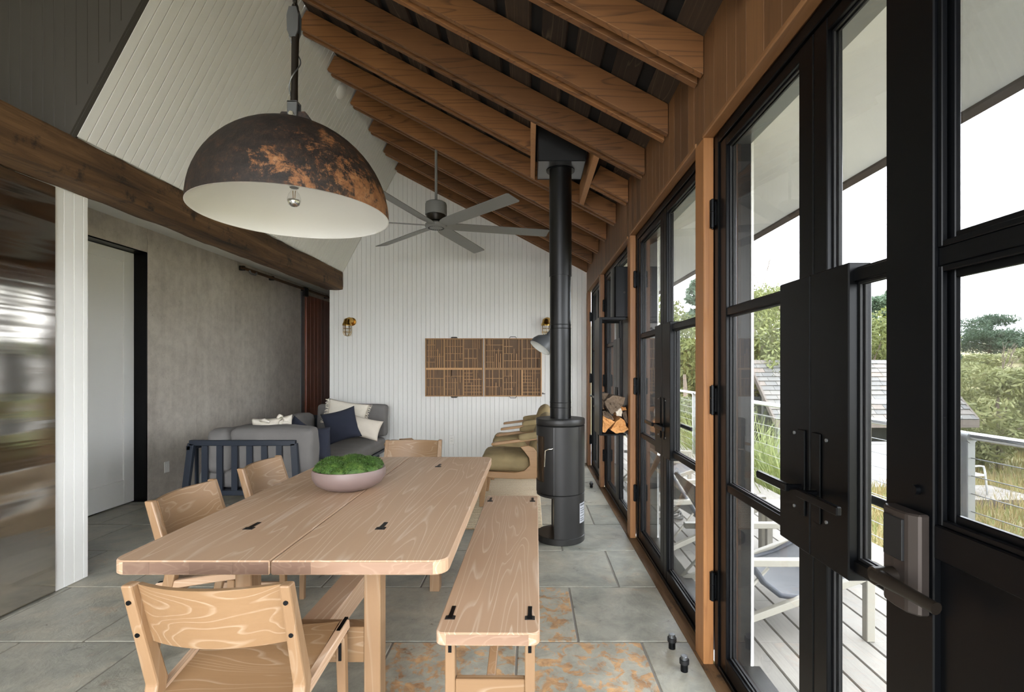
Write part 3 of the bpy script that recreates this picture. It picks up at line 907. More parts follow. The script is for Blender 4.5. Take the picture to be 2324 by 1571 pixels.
# ---- dining table (two leaves on two trestles joined by a long stretcher)
TX, TY = -0.783, 2.44
tb = thing('dining_table', 'long pale oak dining table with a centre seam and black corner keys', 'table', (TX, TY, 0))
tz0, tz1 = 0.705, 0.75
def leaf_poly(xa, xb, ya, yb, left):
    r = 0.045; pts = []
    if left:
        cs = [(xb, yb, None), (xa + r, yb - r, 90), (xa + r, ya + r, 180), (xb, ya, None)]
    else:
        cs = [(xb - r, yb - r, 0), (xa, yb, None), (xa, ya, None), (xb - r, ya + r, 270)]
    for cx, cy, a in cs:
        if a is None: pts.append((cx, cy)); continue
        for k in range(6):
            t = R(a + 90 * k / 5); pts.append((cx + r * math.cos(t), cy + r * math.sin(t)))
    return pts
for nm, xa, xb, lf_ in (('leaf', -0.525, -0.0265, True), ('leaf', -0.0225, 0.525, False)):
    MB().prism(leaf_poly(xa, xb, -0.897, 0.897, lf_), 2, tz0, tz1).obj('leaf', 'oak_y', tb, bevel=0.004)
# end grain caps of glued staves, flush with the leaf ends
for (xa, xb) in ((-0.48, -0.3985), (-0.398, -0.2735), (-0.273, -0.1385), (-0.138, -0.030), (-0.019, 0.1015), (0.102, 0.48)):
    MB().box(xa, xb, -0.8985, -0.8965, tz0 + .004, tz1 - .004).obj('stave_end', 'oak_end_dark_shaded' if xa < .1 else 'oak_end', tb)  # left staves: own darker tone plus painted chair shadow
for ty in (-0.59, 0.59):
    for s in (-1, 1):
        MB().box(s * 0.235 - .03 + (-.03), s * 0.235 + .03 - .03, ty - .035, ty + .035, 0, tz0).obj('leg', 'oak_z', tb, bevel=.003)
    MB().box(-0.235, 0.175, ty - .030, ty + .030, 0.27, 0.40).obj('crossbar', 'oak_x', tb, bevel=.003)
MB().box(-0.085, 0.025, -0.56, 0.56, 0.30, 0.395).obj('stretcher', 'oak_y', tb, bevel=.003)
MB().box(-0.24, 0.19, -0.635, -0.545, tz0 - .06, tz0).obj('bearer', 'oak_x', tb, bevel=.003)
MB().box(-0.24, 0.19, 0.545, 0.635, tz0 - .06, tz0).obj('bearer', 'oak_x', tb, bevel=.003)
def key(parent, x, y, z, L=0.085):
    k = MB().prism([(x - .008, y + L), (x + .008, y + L), (x + .007, y + .03), (x + .018, y + .026), (x + .018, y), (x - .018, y), (x - .018, y + .026), (x - .007, y + .03)], 2, z, z + .0012).obj('key_slot', 'slot', parent)
    MB().prism([(x - .005, y + L - .004), (x + .005, y + L - .004), (x + .009, y + .006), (x - .009, y + .006)], 2, z + .0012, z + .003).obj('key_pin', 'black', k)
for sx in (-0.265, 0.225):
    for sy in (-0.60, 0.555):
        key(tb, sx, sy, tz1)

# ---- bench
bn = thing('bench', 'pale oak bench with black corner keys beside the table', 'bench', (-0.137, 2.59, 0), R(-0.6))
rounded_slab(-0.178, 0.178, -0.905, 0.905, 0.405, 0.45, 0.03).obj('seat', 'oak_y', bn, bevel=.004)
MB().box(-0.14, 0.14, -0.9065, -0.9045, 0.411, 0.444).obj('stave_end', 'oak_end', bn)
for sy in (-0.79, 0.79):
    for s in (-1, 1):
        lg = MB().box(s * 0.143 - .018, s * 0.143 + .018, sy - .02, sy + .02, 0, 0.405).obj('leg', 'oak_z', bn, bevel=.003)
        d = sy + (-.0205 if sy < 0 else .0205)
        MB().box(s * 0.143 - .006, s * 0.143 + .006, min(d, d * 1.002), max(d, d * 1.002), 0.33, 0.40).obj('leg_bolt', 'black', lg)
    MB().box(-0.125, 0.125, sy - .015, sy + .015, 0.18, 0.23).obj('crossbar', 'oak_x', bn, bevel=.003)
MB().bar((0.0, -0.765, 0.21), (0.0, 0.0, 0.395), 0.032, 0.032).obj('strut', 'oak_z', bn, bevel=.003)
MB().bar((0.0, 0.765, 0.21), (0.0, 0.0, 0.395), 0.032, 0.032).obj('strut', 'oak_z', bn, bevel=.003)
for sx in (-0.143, 0.143):
    for sy in (-0.815, 0.745):
        key(bn, sx, sy, 0.45, 0.10)

# ---- oak dining chairs
def make_chair(label):
    c = thing('dining_chair', label, 'chair', group='oak chairs around the table')
    ln = (0.26 - 0.165) / (0.755 - 0.43)
    for s in (-1, 1):
        m = MB()
        w, dpt = 0.017, 0.021
        sec = [(s * 0.215, -0.262, 0.757), (s * 0.214, -0.165, 0.43), (s * 0.215, -0.27, 0.0)]
        sc = (0.88, 1.12, 0.9)
        vs = []
        for (xx, yy, zz), k in zip(sec, sc):
            vs += [(xx - w * k, yy - dpt * k, zz), (xx + w * k, yy - dpt * k, zz), (xx + w * k, yy + dpt * k, zz), (xx - w * k, yy + dpt * k, zz)]
        fs = [(0, 1, 2, 3), (8, 9, 10, 11)]
        for i in (0, 4):
            for k in range(4): fs.append((i + k, i + (k + 1) % 4, i + 4 + (k + 1) % 4, i + 4 + k))
        m.add(vs, fs)
        pst = m.obj('back_post', 'oak_z', c, bevel=.006, seg=2)
        for zz in (0.705, 0.60):
            yy = -0.262 + (0.757 - zz) * ln - dpt * 0.95
            MB().tube([(s * 0.215, yy + .004, zz), (s * 0.215, yy - .003, zz)], 0.0065, 12).obj('screw', 'black', pst)
        MB().bar((s * 0.207, -0.235, 0.372), (s * 0.226, 0.15, 0.436), 0.028, 0.034).obj('seat_rail', 'oak_y', c, bevel=.004)
        m = MB()
        m.bar((s * 0.2225, 0.085, 0.443), (s * 0.2265, 0.153, 0.4545), 0.012, 0.004)
        m.bar((s * 0.2265, 0.152, 0.456), (s * 0.2265, 0.152, 0.405), 0.012, 0.004, (0, 1, 0))
        m.obj('rail_strap', 'black', c)
        MB().bar((s * 0.207, -0.228, 0.391), (s * 0.2105, -0.16, 0.403), 0.012, 0.004).obj('rail_strap', 'black', c)
        MB().hexa([(s * .235 - .013, .095, 0), (s * .235 + .013, .095, 0), (s * .235 + .013, .123, 0), (s * .235 - .013, .123, 0)],
                  [(s * .224 - .016, .093, .412), (s * .224 + .016, .093, .412), (s * .224 + .016, .127, .412), (s * .224 - .016, .127, .412)]).obj('front_leg', 'oak_z', c, bevel=.003)
        MB().box(s * .226 - .005, s * .226 + .005, .0895, .0935, .335, .395).obj('leg_bolt', 'black', c)
        MB().bar((s * .228, -.215, .19), (s * .23, .11, .19), .018, .03).obj('side_stretcher', 'oak_y', c, bevel=.002)
    MB().bar((-.21, .108, .36), (.21, .108, .36), .02, .045).obj('crossbar', 'oak_x', c, bevel=.002)
    MB().bar((-.21, -.195, .33), (.21, -.195, .33), .02, .04).obj('crossbar', 'oak_x', c, bevel=.002)
    # curved back panel
    n = 18; vs = []; fs = []
    for i in range(n + 1):
        u = -1 + 2 * i / n
        for zz in (0.752, 0.66, 0.567):
            for t in (0, 0.016):
                vs.append((u * 0.199, -0.262 + (0.757 - zz) * ln - 0.045 * (1 - u * u) + 0.004 + t, zz))
    for i in range(n):
        a_, b_ = i * 6, (i + 1) * 6
        for q in ((0, 2, 3, 1), ):
            pass
        fs += [(a_ + 0, a_ + 2, b_ + 2, b_ + 0), (a_ + 2, a_ + 4, b_ + 4, b_ + 2), (a_ + 1, b_ + 1, b_ + 3, a_ + 3), (a_ + 3, b_ + 3, b_ + 5, a_ + 5),
               (a_ + 0, b_ + 0, b_ + 1, a_ + 1), (a_ + 4, a_ + 5, b_ + 5, b_ + 4)]
    fs += [(0, 1, 3, 2), (2, 3, 5, 4)]
    e = n * 6
    fs += [(e, e + 2, e + 3, e + 1), (e + 2, e + 4, e + 5, e + 3)]
    MB().add(vs, fs).obj('backrest', 'oak_x', c, smooth=True, auto=40)
    n = 12; vs = []; fs = []
    for i in range(n + 1):
        u = -1 + 2 * i / n
        for (yy, zz) in ((-0.225, 0.372), (-0.03, 0.400), (0.142, 0.432)):
            for t in (0, 0.014):
                vs.append((u * 0.20 * (1 + (yy + .2) * .06), yy, zz + t - 0.012 * (1 - u * u)))
    for i in range(n):
        a_, b_ = i * 6, (i + 1) * 6
        fs += [(a_ + 0, a_ + 2, b_ + 2, b_ + 0), (a_ + 2, a_ + 4, b_ + 4, b_ + 2), (a_ + 1, b_ + 1, b_ + 3, a_ + 3), (a_ + 3, b_ + 3, b_ + 5, a_ + 5),
               (a_ + 0, b_ + 0, b_ + 1, a_ + 1), (a_ + 4, a_ + 5, b_ + 5, b_ + 4)]
    fs += [(0, 1, 3, 2), (2, 3, 5, 4), (e - 36, e - 34, e - 33, e - 35), (e - 34, e - 32, e - 31, e - 33)]
    MB().add(vs, fs).obj('seat', 'oak_x', c, smooth=True, auto=40)
    return c
ch = make_chair('pale oak dining chair nearest the camera at the table head, seen from behind')
ch.location = (-0.885, 1.63, 0)
dup(ch, (-1.43, 2.43, 0), R(-90), 'pale oak dining chair at the long side of the table, nearer the camera')
dup(ch, (-1.44, 3.14, 0), R(-90), 'pale oak dining chair at the long side of the table, nearer the sofa')
dup(ch, (-0.955, 3.815, 0), R(180), 'pale oak dining chair at the far table head, only its back showing')

# ---- moss bowl
bw_ = thing('moss_bowl', 'mauve clay bowl heaped with green moss on the dining table', 'bowl', (-0.90, 2.475, 0.75))
MB().lathe([(0.0, 0.0), (0.085, 0.0), (0.12, 0.010), (0.155, 0.032), (0.172, 0.06), (0.175, 0.085), (0.170, 0.102), (0.162, 0.102), (0.160, 0.085), (0.13, 0.07), (0.0, 0.065)], seg=48).obj('bowl', 'clay', bw_, smooth=True, auto=60)
random.seed(21)
lumps = [(0, 0.03, 0.085), (-0.085, 0.0, 0.078), (0.085, 0.01, 0.078), (-0.04, -0.075, 0.072), (0.05, -0.08, 0.072), (0.0, 0.095, 0.07), (-0.09, 0.075, 0.06), (0.09, 0.075, 0.06), (0.11, -0.05, 0.05), (-0.11, -0.05, 0.05), (0.0, -0.12, 0.045)]
ms = MB(); tf_v = []; tf_f = []
for (lx, ly, lr) in lumps:
    prof = [(lr * math.cos(R(t)), 0.80 * lr * math.sin(R(t))) for t in (-10, 10, 30, 50, 70, 85)] + [(0, 0.80 * lr)]
    ms.lathe(prof, (lx, ly, 0.092), 16)
    for k in range(int(900 * lr / 0.08)):
        az = random.uniform(0, 2 * math.pi); el = math.asin(random.uniform(0.0, 1))
        d = Vector((math.cos(az) * math.cos(el), math.sin(az) * math.cos(el), math.sin(el)))
        p = Vector((lx + d.x * lr, ly + d.y * lr, 0.092 + d.z * lr * 0.80))
        if p.xy.length > 0.158: continue
        t = Vector((random.gauss(0, 1), random.gauss(0, 1), random.gauss(0, 1))).normalized()
        s = t.cross(d).normalized() * 0.0022
        q = p + (d + t * 0.55).normalized() * random.uniform(0.004, 0.009)
        k0 = len(tf_v); tf_v += [p + s, p - s, q]; tf_f.append((k0, k0 + 1, k0 + 2))
mo = ms.obj('moss', 'moss', bw_, smooth=True)
tf = MB(); tf.add(tf_v, tf_f); tfo = tf.obj('moss_tufts', 'moss', mo); tfo['kind'] = 'stuff'

# ---- rug
rug = MB().box(-1.75, 0.10, 4.14, 6.55, 0.0005, 0.014).obj('rug', 'jute', bevel=.004)
tag(rug, 'woven natural jute rug under the velvet armchairs', 'rug')

# ---- sofa with navy frame
sf = thing('sofa', 'grey cushioned sofa with navy slatted metal frame by the concrete wall', 'sofa', (-2.55, 5.7, 0))
ox, oy = -2.55, 5.7
def S(x): return x - ox
def T(y): return y - oy
for nm, yy, sgn in (('arm_frame', 4.50, 1), ('arm_frame', 6.86, -1)):
    af = MB().box(S(-3.09), S(-2.13), T(yy), T(yy + .04), 0.64, 0.69).obj('arm_frame', 'navy_metal', sf, bevel=.004)
    for xa, xb in ((-3.075, -3.16), (-2.145, -2.11)):
        MB().bar((S(xb), T(yy + .02), 0.0), (S(xa), T(yy + .02), 0.66), 0.056, 0.04, (0, 1, 0)).obj('leg', 'navy_metal', af, bevel=.003)
    for k in range(6):
        xs_ = -2.955 + k * 0.135
        MB().box(S(xs_ - .026), S(xs_ + .026), T(yy + .010), T(yy + .030), 0.22, 0.65).obj('slat', 'navy_metal', af)
    MB().box(S(-3.10), S(-2.0), T(yy), T(yy + .04), 0.19, 0.235).obj('rail', 'navy_metal', af, bevel=.003)
bf = MB().box(S(-3.115), S(-3.075), T(4.5), T(6.9), 0.60, 0.64).obj('back_frame', 'navy_metal', sf, bevel=.004)
for k in range(15):
    yy = 4.62 + k * 0.155
    MB().box(S(-3.105), S(-3.09), T(yy - .017), T(yy + .017), 0.22, 0.61).obj('slat', 'navy_metal', bf)
MB().box(S(-3.08), S(-1.99), T(4.54), T(6.86), 0.20, 0.235).obj('platform', 'navy_metal', sf, bevel=.003)
for ya, yb in ((4.56, 5.70), (5.71, 6.84)):
    shift(rbox(0.545, (yb - ya) / 2 - .004, 0.085, 0.06, 8, (0, 0, .018), .006, ya), S(-2.52), T((ya + yb) / 2), 0.321).obj('seat_cushion', 'grey_fabric', sf, smooth=True)
for ya, yb, h in ((4.80, 5.45, .74), (5.46, 6.1, .755), (6.11, 6.62, .75)):
    shift(rbox(0.10, (yb - ya) / 2 - .004, (h - .42) / 2, 0.07, 8, (.025, 0, .012), .01, ya), S(-2.95), T((ya + yb) / 2), (h + .42) / 2).obj('back_cushion', 'grey_fabric', sf, smooth=True)
c1 = rbox(0.375, 0.105, 0.215, 0.05, 8, (0, .02, .02), .012, 3)
xform(c1, Matrix.Translation((S(-2.385), T(4.665), 0.575)) @ Matrix.Rotation(R(6), 4, 'X'))
c1.obj('arm_cushion', 'grey_fabric', sf, smooth=True)
c1 = shift(rbox(0.10, 0.12, 0.20, 0.06, 6, (0.01, .02, .01), .008, 8), S(-2.87), T(4.66), 0.575)
c1.obj('arm_cushion', 'grey_fabric', sf, smooth=True)
c1 = rbox(0.46, 0.09, 0.215, 0.045, 8, (0, .015, .01), .006, 13)
xform(c1, Matrix.Translation((S(-2.40), T(6.735), 0.635)) @ Matrix.Rotation(R(-5), 4, 'X'))
c1.obj('arm_cushion', 'grey_fabric', sf, smooth=True)

# ---- throw pillows
def pillow(name, w, h, th, mat, loc, rot, label, seed, fringe=False, lump=0.0):
    n = 22; vs = []; fs = []
    for sgn in (1, -1):
        for i in range(n + 1):
            for j in range(n + 1):
                u = -1 + 2 * i / n; v = -1 + 2 * j / n
                pinch = 1 - 0.10 * (1 - v * v)
                pinch2 = 1 - 0.10 * (1 - u * u)
                t = th * (max(0, 1 - abs(u) ** 2.4) ** 0.55) * (max(0, 1 - abs(v) ** 2.4) ** 0.55)
                t += (0.010 + lump) * mnoise.noise(Vector((u * 2.3 + seed, v * 2.3, sgn))) * (1 - u ** 4) * (1 - v ** 4)
                vs.append((u * w * pinch, sgn * t, v * h * pinch2))
    N = (n + 1) ** 2
    for s in (0, 1):
        for i in range(n):
            for j in range(n):
                a_ = s * N + i * (n + 1) + j
                q = (a_, a_ + n + 1, a_ + n + 2, a_ + 1)
                fs.append(q if s else q[::-1])
    m = MB().add(vs, fs)
    me_o = m.obj(name, mat, smooth=True)
    bmx = bmesh.new(); bmx.from_mesh(me_o.data); bmesh.ops.remove_doubles(bmx, verts=bmx.verts, dist=0.0008); bmesh.ops.recalc_face_normals(bmx, faces=bmx.faces); bmx.to_mesh(me_o.data); bmx.free()
    me_o.data.shade_smooth()
    me_o.location = loc; me_o.rotation_euler = rot
    tag(me_o, label, 'pillow', 'throw pillows on the sofa')
    if fringe:
        random.seed(seed)
        for sgn in ((-1, 1) if fringe == 1 else (-1,)):
            f = MB()
            for k in range(26):
                v = -1 + 2 * (k + .5) / 26
                x0 = sgn * w * (1 - 0.10 * (1 - v * v))
                f.tube([(x0 * .98, 0, v * h * .97), (x0 + sgn * .02, random.uniform(-.01, .01), v * h * .97 + random.uniform(-.01, .01)), (x0 + sgn * .04, random.uniform(-.015, .015), v * h * .97 + random.uniform(-.02, .01))], [.006, .005, .003], 5)
            f.obj('fringe', mat, me_o, smooth=True)
    if lump:
        random.seed(seed)
        f = MB()
        for k in range(14):
            u, v = random.uniform(-.8, .8), random.uniform(-.9, .95)
            p = Vector((u * w, -th * .75 * (1 - u * u * .6), v * h))
            d = Vector((random.uniform(-1, 1), -.35, random.uniform(-1, 1))).normalized() * .05
            f.tube([p - d, p + Vector((0, -.02, .012)), p + d], [.012, .018, .010], 8)
        f.obj('knots', mat, me_o, smooth=True)
    return me_o
pillow('fringed_pillow', 0.26, 0.165, 0.07, 'cream_fabric', (-2.40, 6.50, 0.745), (R(-14), R(10), R(10)), 'cream fringed pillow at the back of the sofa corner', 31, 1)
pillow('navy_pillow', 0.20, 0.20, 0.085, 'navy_fabric', (-2.30, 6.05, 0.645), (R(-20), R(-14), R(20)), 'large navy blue square pillow in front of the cream fringed one', 32)
pillow('linen_pillow', 0.19, 0.135, 0.065, 'linen', (-2.045, 6.16, 0.60), (R(-26), R(14), R(8)), 'small oatmeal linen pillow leaning beside the large navy one', 33)
pillow('knotted_pillow', 0.185, 0.215, 0.09, 'cream_fabric', (-2.575, 4.99, 0.645), (R(-8), R(-4), R(25)), 'cream knotted pillow peeking over the near sofa arm', 34, 0, 0.02)
pillow('navy_pillow', 0.145, 0.145, 0.07, 'navy_fabric', (-2.535, 5.42, 0.625), (R(-12), R(38), R(35)), 'navy pillow with its corners up between knotted pillow and sofa back', 35)
pillow('navy_pillow', 0.17, 0.17, 0.06, 'navy_fabric', (-2.09, 4.86, 0.60), (R(-10), R(5), R(60)), 'navy pillow hanging over the front edge behind the near sofa arm', 36)

# ---- small round side table with wood blocks, behind the far chair
st = thing('side_table', 'small round wooden side table behind the far dining chair', 'table', (-1.42, 5.55, 0.014))
MB().lathe([(0, .50), (.20, .50), (.205, .495), (.205, .475), (.20, .47), (0, .47)], seg=36).obj('top', 'walnut', st, smooth=True, auto=40)
for k in range(3):
    a_ = R(90 + 120 * k)
    MB().tube([(.15 * math.cos(a_), .15 * math.sin(a_), 0), (.12 * math.cos(a_), .12 * math.sin(a_), .475)], [.014, .018], 10).obj('leg', 'walnut', st, smooth=True, auto=50)
wb = MB().box(-.07, .07, -.055, .055, 0, .045).obj('wood_block', 'case', bevel=.004); wb.location = (-1.37, 5.50, .514); wb.rotation_euler = (0, 0, R(25))
tag(wb, 'brown wooden block lying on the small side table', 'block')
wb = MB().box(-.06, .06, -.05, .05, 0, .022).obj('wood_block', 'oak_x', bevel=.004); wb.location = (-1.52, 5.56, .514); wb.rotation_euler = (0, 0, R(-15))
tag(wb, 'thin pale wooden slab beside the brown block on the side table', 'block')

# ---- velvet armchairs (front faces the left)
def make_lounge(label):
    c = thing('armchair', label, 'chair', group='olive velvet armchairs')
    for s in (-1, 1):
        y0 = s * 0.305
        MB().hexa([(-.492, y0 - .016, 0), (-.452, y0 - .016, 0), (-.452, y0 + .016, 0), (-.492, y0 + .016, 0)],
                  [(-.485, y0 - .018, .33), (-.405, y0 - .018, .33), (-.405, y0 + .018, .33), (-.485, y0 + .018, .33)]).obj('leg', 'walnut', c, bevel=.004)
        MB().hexa([(.30, y0 - .016, 0), (.335, y0 - .016, 0), (.335, y0 + .016, 0), (.30, y0 + .016, 0)],
                  [(.12, y0 - .018, .31), (.20, y0 - .018, .31), (.20, y0 + .018, .31), (.12, y0 + .018, .31)]).obj('leg', 'walnut', c, bevel=.004)
        # side rail sweeping up into the arm support
        pts_lo = [(-.485, .30), (-.35, .275), (-.10, .265), (.10, .27), (.21, .29)]
        rail = [(-.485, .345), (-.35, .335), (-.15, .325), (-.06, .345), (-.005, .40), (-.015, .47), (-.06, .53), (-.10, .575), (-.02, .585), (.03, .565), (.09, .48), (.14, .40), (.21, .33)]
        poly = [(x_, z_) for x_, z_ in rail] + list(reversed(pts_lo))
        MB().prism(poly, 1, y0 - .016, y0 + .016).obj('side_frame', 'walnut', c, bevel=.004)
        m = MB()
        pr = [(-.375, .598, .026, .012), (-.34, .604, .034, .014), (-.20, .622, .03, .014), (-.05, .642, .024, .015), (.10, .662, .024, .015), (.28, .69, .022, .014)]
        vs = []
        for (xx, zz, hw, hh) in pr:
            vs += [(xx, y0 - hw, zz - hh), (xx, y0 + hw, zz - hh), (xx, y0 + hw, zz + hh), (xx, y0 - hw, zz + hh)]
        fs = [(0, 1, 2, 3), (20, 21, 22, 23)]
        for i in range(5):
            for k in range(4): fs.append((i * 4 + k, i * 4 + (k + 1) % 4, i * 4 + 4 + (k + 1) % 4, i * 4 + 4 + k))
        arm = m.add(vs, fs).obj('armrest', 'walnut', c, bevel=.008, seg=2)
        q = rbox(.15, .036, .030, .026, 5, (0, 0, .006), .005, s)
        xform(q, Matrix.Translation((.03, y0, .678)) @ Matrix.Rotation(R(-8), 4, 'Y'))
        q.obj('arm_pad', 'olive', arm, smooth=True)
    q = rbox(.235, .275, .080, .06, 8, (0, 0, .018), .010, 4)
    xform(q, Matrix.Translation((-.245, 0, .405)) @ Matrix.Rotation(R(3), 4, 'Y'))
    q.obj('seat_cushion', 'olive', c, smooth=True)
    q = rbox(.075, .275, .24, .07, 8, (.02, 0, .02), .008, 5)
    xform(q, Matrix.Translation((.11, 0, .62)) @ Matrix.Rotation(R(18), 4, 'Y'))
    q.obj('back_cushion', 'olive', c, smooth=True)
    MB().box(-.46, .20, -.29, .29, .285, .325).obj('seat_frame', 'walnut', c, bevel=.004)
    return c
lc = make_lounge('olive velvet armchair with teak frame, nearer one beside the stove')
lc.location = (0.0, 5.085, 0.014)
dup(lc, (0.02, 6.23, 0.014), 0, 'olive velvet armchair behind the nearer one, next to the end wall')

# ---- wood stove
sv = thing('wood_stove', 'black cylindrical wood stove standing on the slate floor', 'stove', (0.237, 3.94, 0))
MB().lathe([(0, 0), (.186, 0), (.190, .004), (.190, .046), (.186, .050), (0, .050)], seg=64).obj('base', 'stove', sv, smooth=True, auto=40)
def shell(r0, r1, a0, a1, z0, z1, seg=40):
    m = MB(); vs = []; fs = []
    for k in range(seg + 1):
        t = R(a0 + (a1 - a0) * k / seg)
        c_, s_ = math.cos(t), math.sin(t)
        vs += [(r0 * c_, r0 * s_, z0), (r1 * c_, r1 * s_, z0), (r1 * c_, r1 * s_, z1), (r0 * c_, r0 * s_, z1)]
    for k in range(seg):
        for j in range(4): fs.append((k * 4 + j, k * 4 + (j + 1) % 4, k * 4 + 4 + (j + 1) % 4, k * 4 + 4 + j))
    fs += [(0, 1, 2, 3), (seg * 4, seg * 4 + 1, seg * 4 + 2, seg * 4 + 3)]
    return m.add(vs, fs)
shell(.180, .188, -108, 110, .050, .358).obj('pedestal', 'stove', sv, smooth=True, auto=40)
MB().box(-.055, -.045, -.176, .17, .05, .358).obj('niche_back', 'stove', sv)
MB().lathe([(0, .352), (.180, .352), (.188, .358), (.188, .372), (.183, .376), (0, .376)], seg=64).obj('ring', 'stove', sv, smooth=True, auto=40)
MB().lathe([(0, .376), (.178, .376), (.180, .380), (.180, .893), (.176, .897), (0, .897)], seg=64).obj('firebox', 'stove', sv, smooth=True, auto=40)
shell(.180, .190, -108, -46, .380, .895, 24).obj('casing_panel', 'stove', sv, smooth=True, auto=40)
shell(.180, .190, -45, 118, .380, .895, 40).obj('casing_panel', 'stove', sv, smooth=True, auto=40)
dr = MB()
for (z0, z1) in ((.380, .47), (.82, .895)):
    k = shell(.180, .191, 120, 250.5, z0, z1, 36); dr.add(k.v, k.f)
k = shell(.180, .191, 226, 250.5, .47, .82, 10); dr.add(k.v, k.f)
k = shell(.180, .191, 120, 136, .47, .82, 10); dr.add(k.v, k.f)
dro = dr.obj('door', 'stove', sv, smooth=True, auto=40)
shell(.180, .187, 136, 226, .47, .82, 30).obj('window', 'stove_glass', dro, smooth=True, auto=40)
an = R(243)
hp = lambda r, z, a_=243: (r * math.cos(R(a_)), r * math.sin(R(a_)), z)
MB().tube([hp(.188, .735, 250), hp(.215, .735, 248), hp(.222, .733, 243), hp(.224, .72, 236), hp(.224, .60, 234)], .0055, 10).obj('handle', 'chrome', dro, smooth=True, auto=50)
shell(.1895, .1925, 250.8, 252.2, .380, .895, 2).obj('door_edge', 'plate', dro)
MB().lathe([(0, .905), (.170, .897), (.176, .905), (.190, .905), (.192, .909), (.192, .946), (.189, .950), (0, .950)], seg=64).obj('top_plate', 'stove', sv, smooth=True, auto=40)
stk = shell(.188, .1892, 318, 344, .155, .305, 10).obj('label_sticker', 'sticker', sv)
for k, z in enumerate((.285, .262, .245, .228, .205, .185, .17)):
    shell(.1891, .1896, 320, 342 - (k * 5) % 9, z, z + (.006 if k else .012), 8).obj('print_line', 'lamp_grey', stk)
fp = MB().lathe([(0, .950), (.083, .950), (.083, 2.07), (.088, 2.07), (.088, 2.905), (0, 2.905)], seg=48).obj('flue_pipe', 'pipe', sv, smooth=True, auto=40)
for z in (1.035, 1.075, 1.655, 1.685):
    MB().lathe([(.083, z - .003), (.0855, z - .002), (.0855, z + .002), (.083, z + .003)], seg=48).obj('pipe_seam', 'pipe', fp, smooth=True)
fb = thing('flue_box', 'black ceiling support box where the stove pipe meets the roof', 'flue box', (0.237, 3.94, 2.905))
MB().box(-.18, .18, -.185, .185, .004, .006).obj('bottom_plate', 'plate', fb)
bx = MB()
for sx in (-1, 1):
    xx = sx * .179
    bx.hexa([(xx - .002, -.185, .0), (xx + .002, -.185, .0), (xx + .002, .185, .0), (xx - .002, .185, .0)],
            [(xx - .002, -.185, z_deck(.237 + xx) - 2.905), (xx + .002, -.185, z_deck(.237 + xx) - 2.905), (xx + .002, .185, z_deck(.237 + xx) - 2.905), (xx - .002, .185, z_deck(.237 + xx) - 2.905)])
for yy in (-.185, .183):
    bx.hexa([(-.18, yy, 0), (.18, yy, 0), (.18, yy + .002, 0), (-.18, yy + .002, 0)],
            [(-.18, yy, z_deck(.057) - 2.925), (.18, yy, z_deck(.417) - 2.925), (.18, yy + .002, z_deck(.417) - 2.925), (-.18, yy + .002, z_deck(.057) - 2.925)])
bx.obj('side', 'black_matt', fb)
MB().lathe([(.088, -.004), (.112, -.004), (.112, .003), (.088, .003)], seg=40).obj('collar', 'black', fb, smooth=True, auto=40)

# ---- rusty dome pendant
PL = (-1.1015, 2.32)
pr_, pz = 0.4247, 2.058
pd = thing('pendant_lamp', 'huge rusted steel dome pendant lamp hanging over the table', 'lamp', (PL[0], PL[1], pz))
prof = [(pr_ * math.cos(R(t)), pr_ * math.sin(R(t))) for t in range(0, 90, 5)] + [(0.0, pr_)]
MB().lathe(prof, seg=72).obj('shade', 'rust', pd, smooth=True)
pi = pr_ - 0.005
prof = [(pr_, 0.0), (pi, -0.0005)] + [(pi * math.cos(R(t)), pi * math.sin(R(t))) for t in range(1, 90, 5)] + [(0.0, pi)]
MB().lathe(prof, seg=72).obj('lining', 'white', pd, smooth=True)
MB().tube([(0, 0, .13), (0, 0, pi)], .022, 20).obj('socket', 'ivory', pd, smooth=True, auto=50)
MB().tube([(0, 0, .128), (0, 0, .138)], .019, 20).obj('socket_ring', 'galv', pd, smooth=True, auto=50)
bl = MB().lathe([(0.013, .128), (.014, .112), (.024, .098), (.030, .078), (.0295, .070)], seg=24).obj('bulb', 'clear', pd, smooth=True)
MB().lathe([(.0295, .070), (.029, .064), (.024, .050), (.014, .042), (0, .0395)], seg=24).obj('bulb_mirror', 'bulb', bl, smooth=True)
MB().tube([(-.006, 0, .115), (-.004, 0, .08), (.004, 0, .08), (.006, 0, .115)], .0015, 6).obj('filament', 'brass', bl)
zt = pr_
MB().prism([(-.085, zt - .03), (.085, zt - .03), (.085, zt + .015), (.055, zt + .055), (-.055, zt + .055), (-.085, zt + .015)], 1, -.012, .012).obj('bracket', 'rust', pd, bevel=.002)
cl = MB()
for yy in (-.022, .014): cl.prism([(-.022, zt + .005), (.022, zt + .005), (.024, zt + .10), (-.024, zt + .10)], 1, yy, yy + .008)
cl.box(-.024, .024, -.022, .022, zt + .092, zt + .102)
cl.obj('clevis', 'plate', pd, bevel=.002)
MB().tube([(0, -.035, zt + .035), (0, .035, zt + .035)], .012, 6).obj('bolt', 'chrome', pd)
MB().tube([(0, 0, zt + .095), (0.002, 0, zt + .20), (.006, 0, zt + .42)], [.017, .015, .017], 12).obj('hanger_rod', 'fan_dark', pd, smooth=True, auto=60)
wi = [(0.024 * math.cos(t * 1.1) + .004, 0.024 * math.sin(t * 1.1), zt + .02 + t * 0.045) for t in np.linspace(0, 9, 60)]
MB().tube(wi, .003, 6).obj('cord', 'plate', pd, smooth=True)
sh = MB()
for yy in (-.018, .010): sh.prism([(-.014, zt + .40), (.014, zt + .40), (.026, zt + .43), (.028, zt + .50), (.018, zt + .54), (-.018, zt + .54), (-.028, zt + .50), (-.026, zt + .43)], 1, yy, yy + .008)
sh.obj('shackle', 'plate', pd, bevel=.002)
chn = MB()
zc = zt + .515
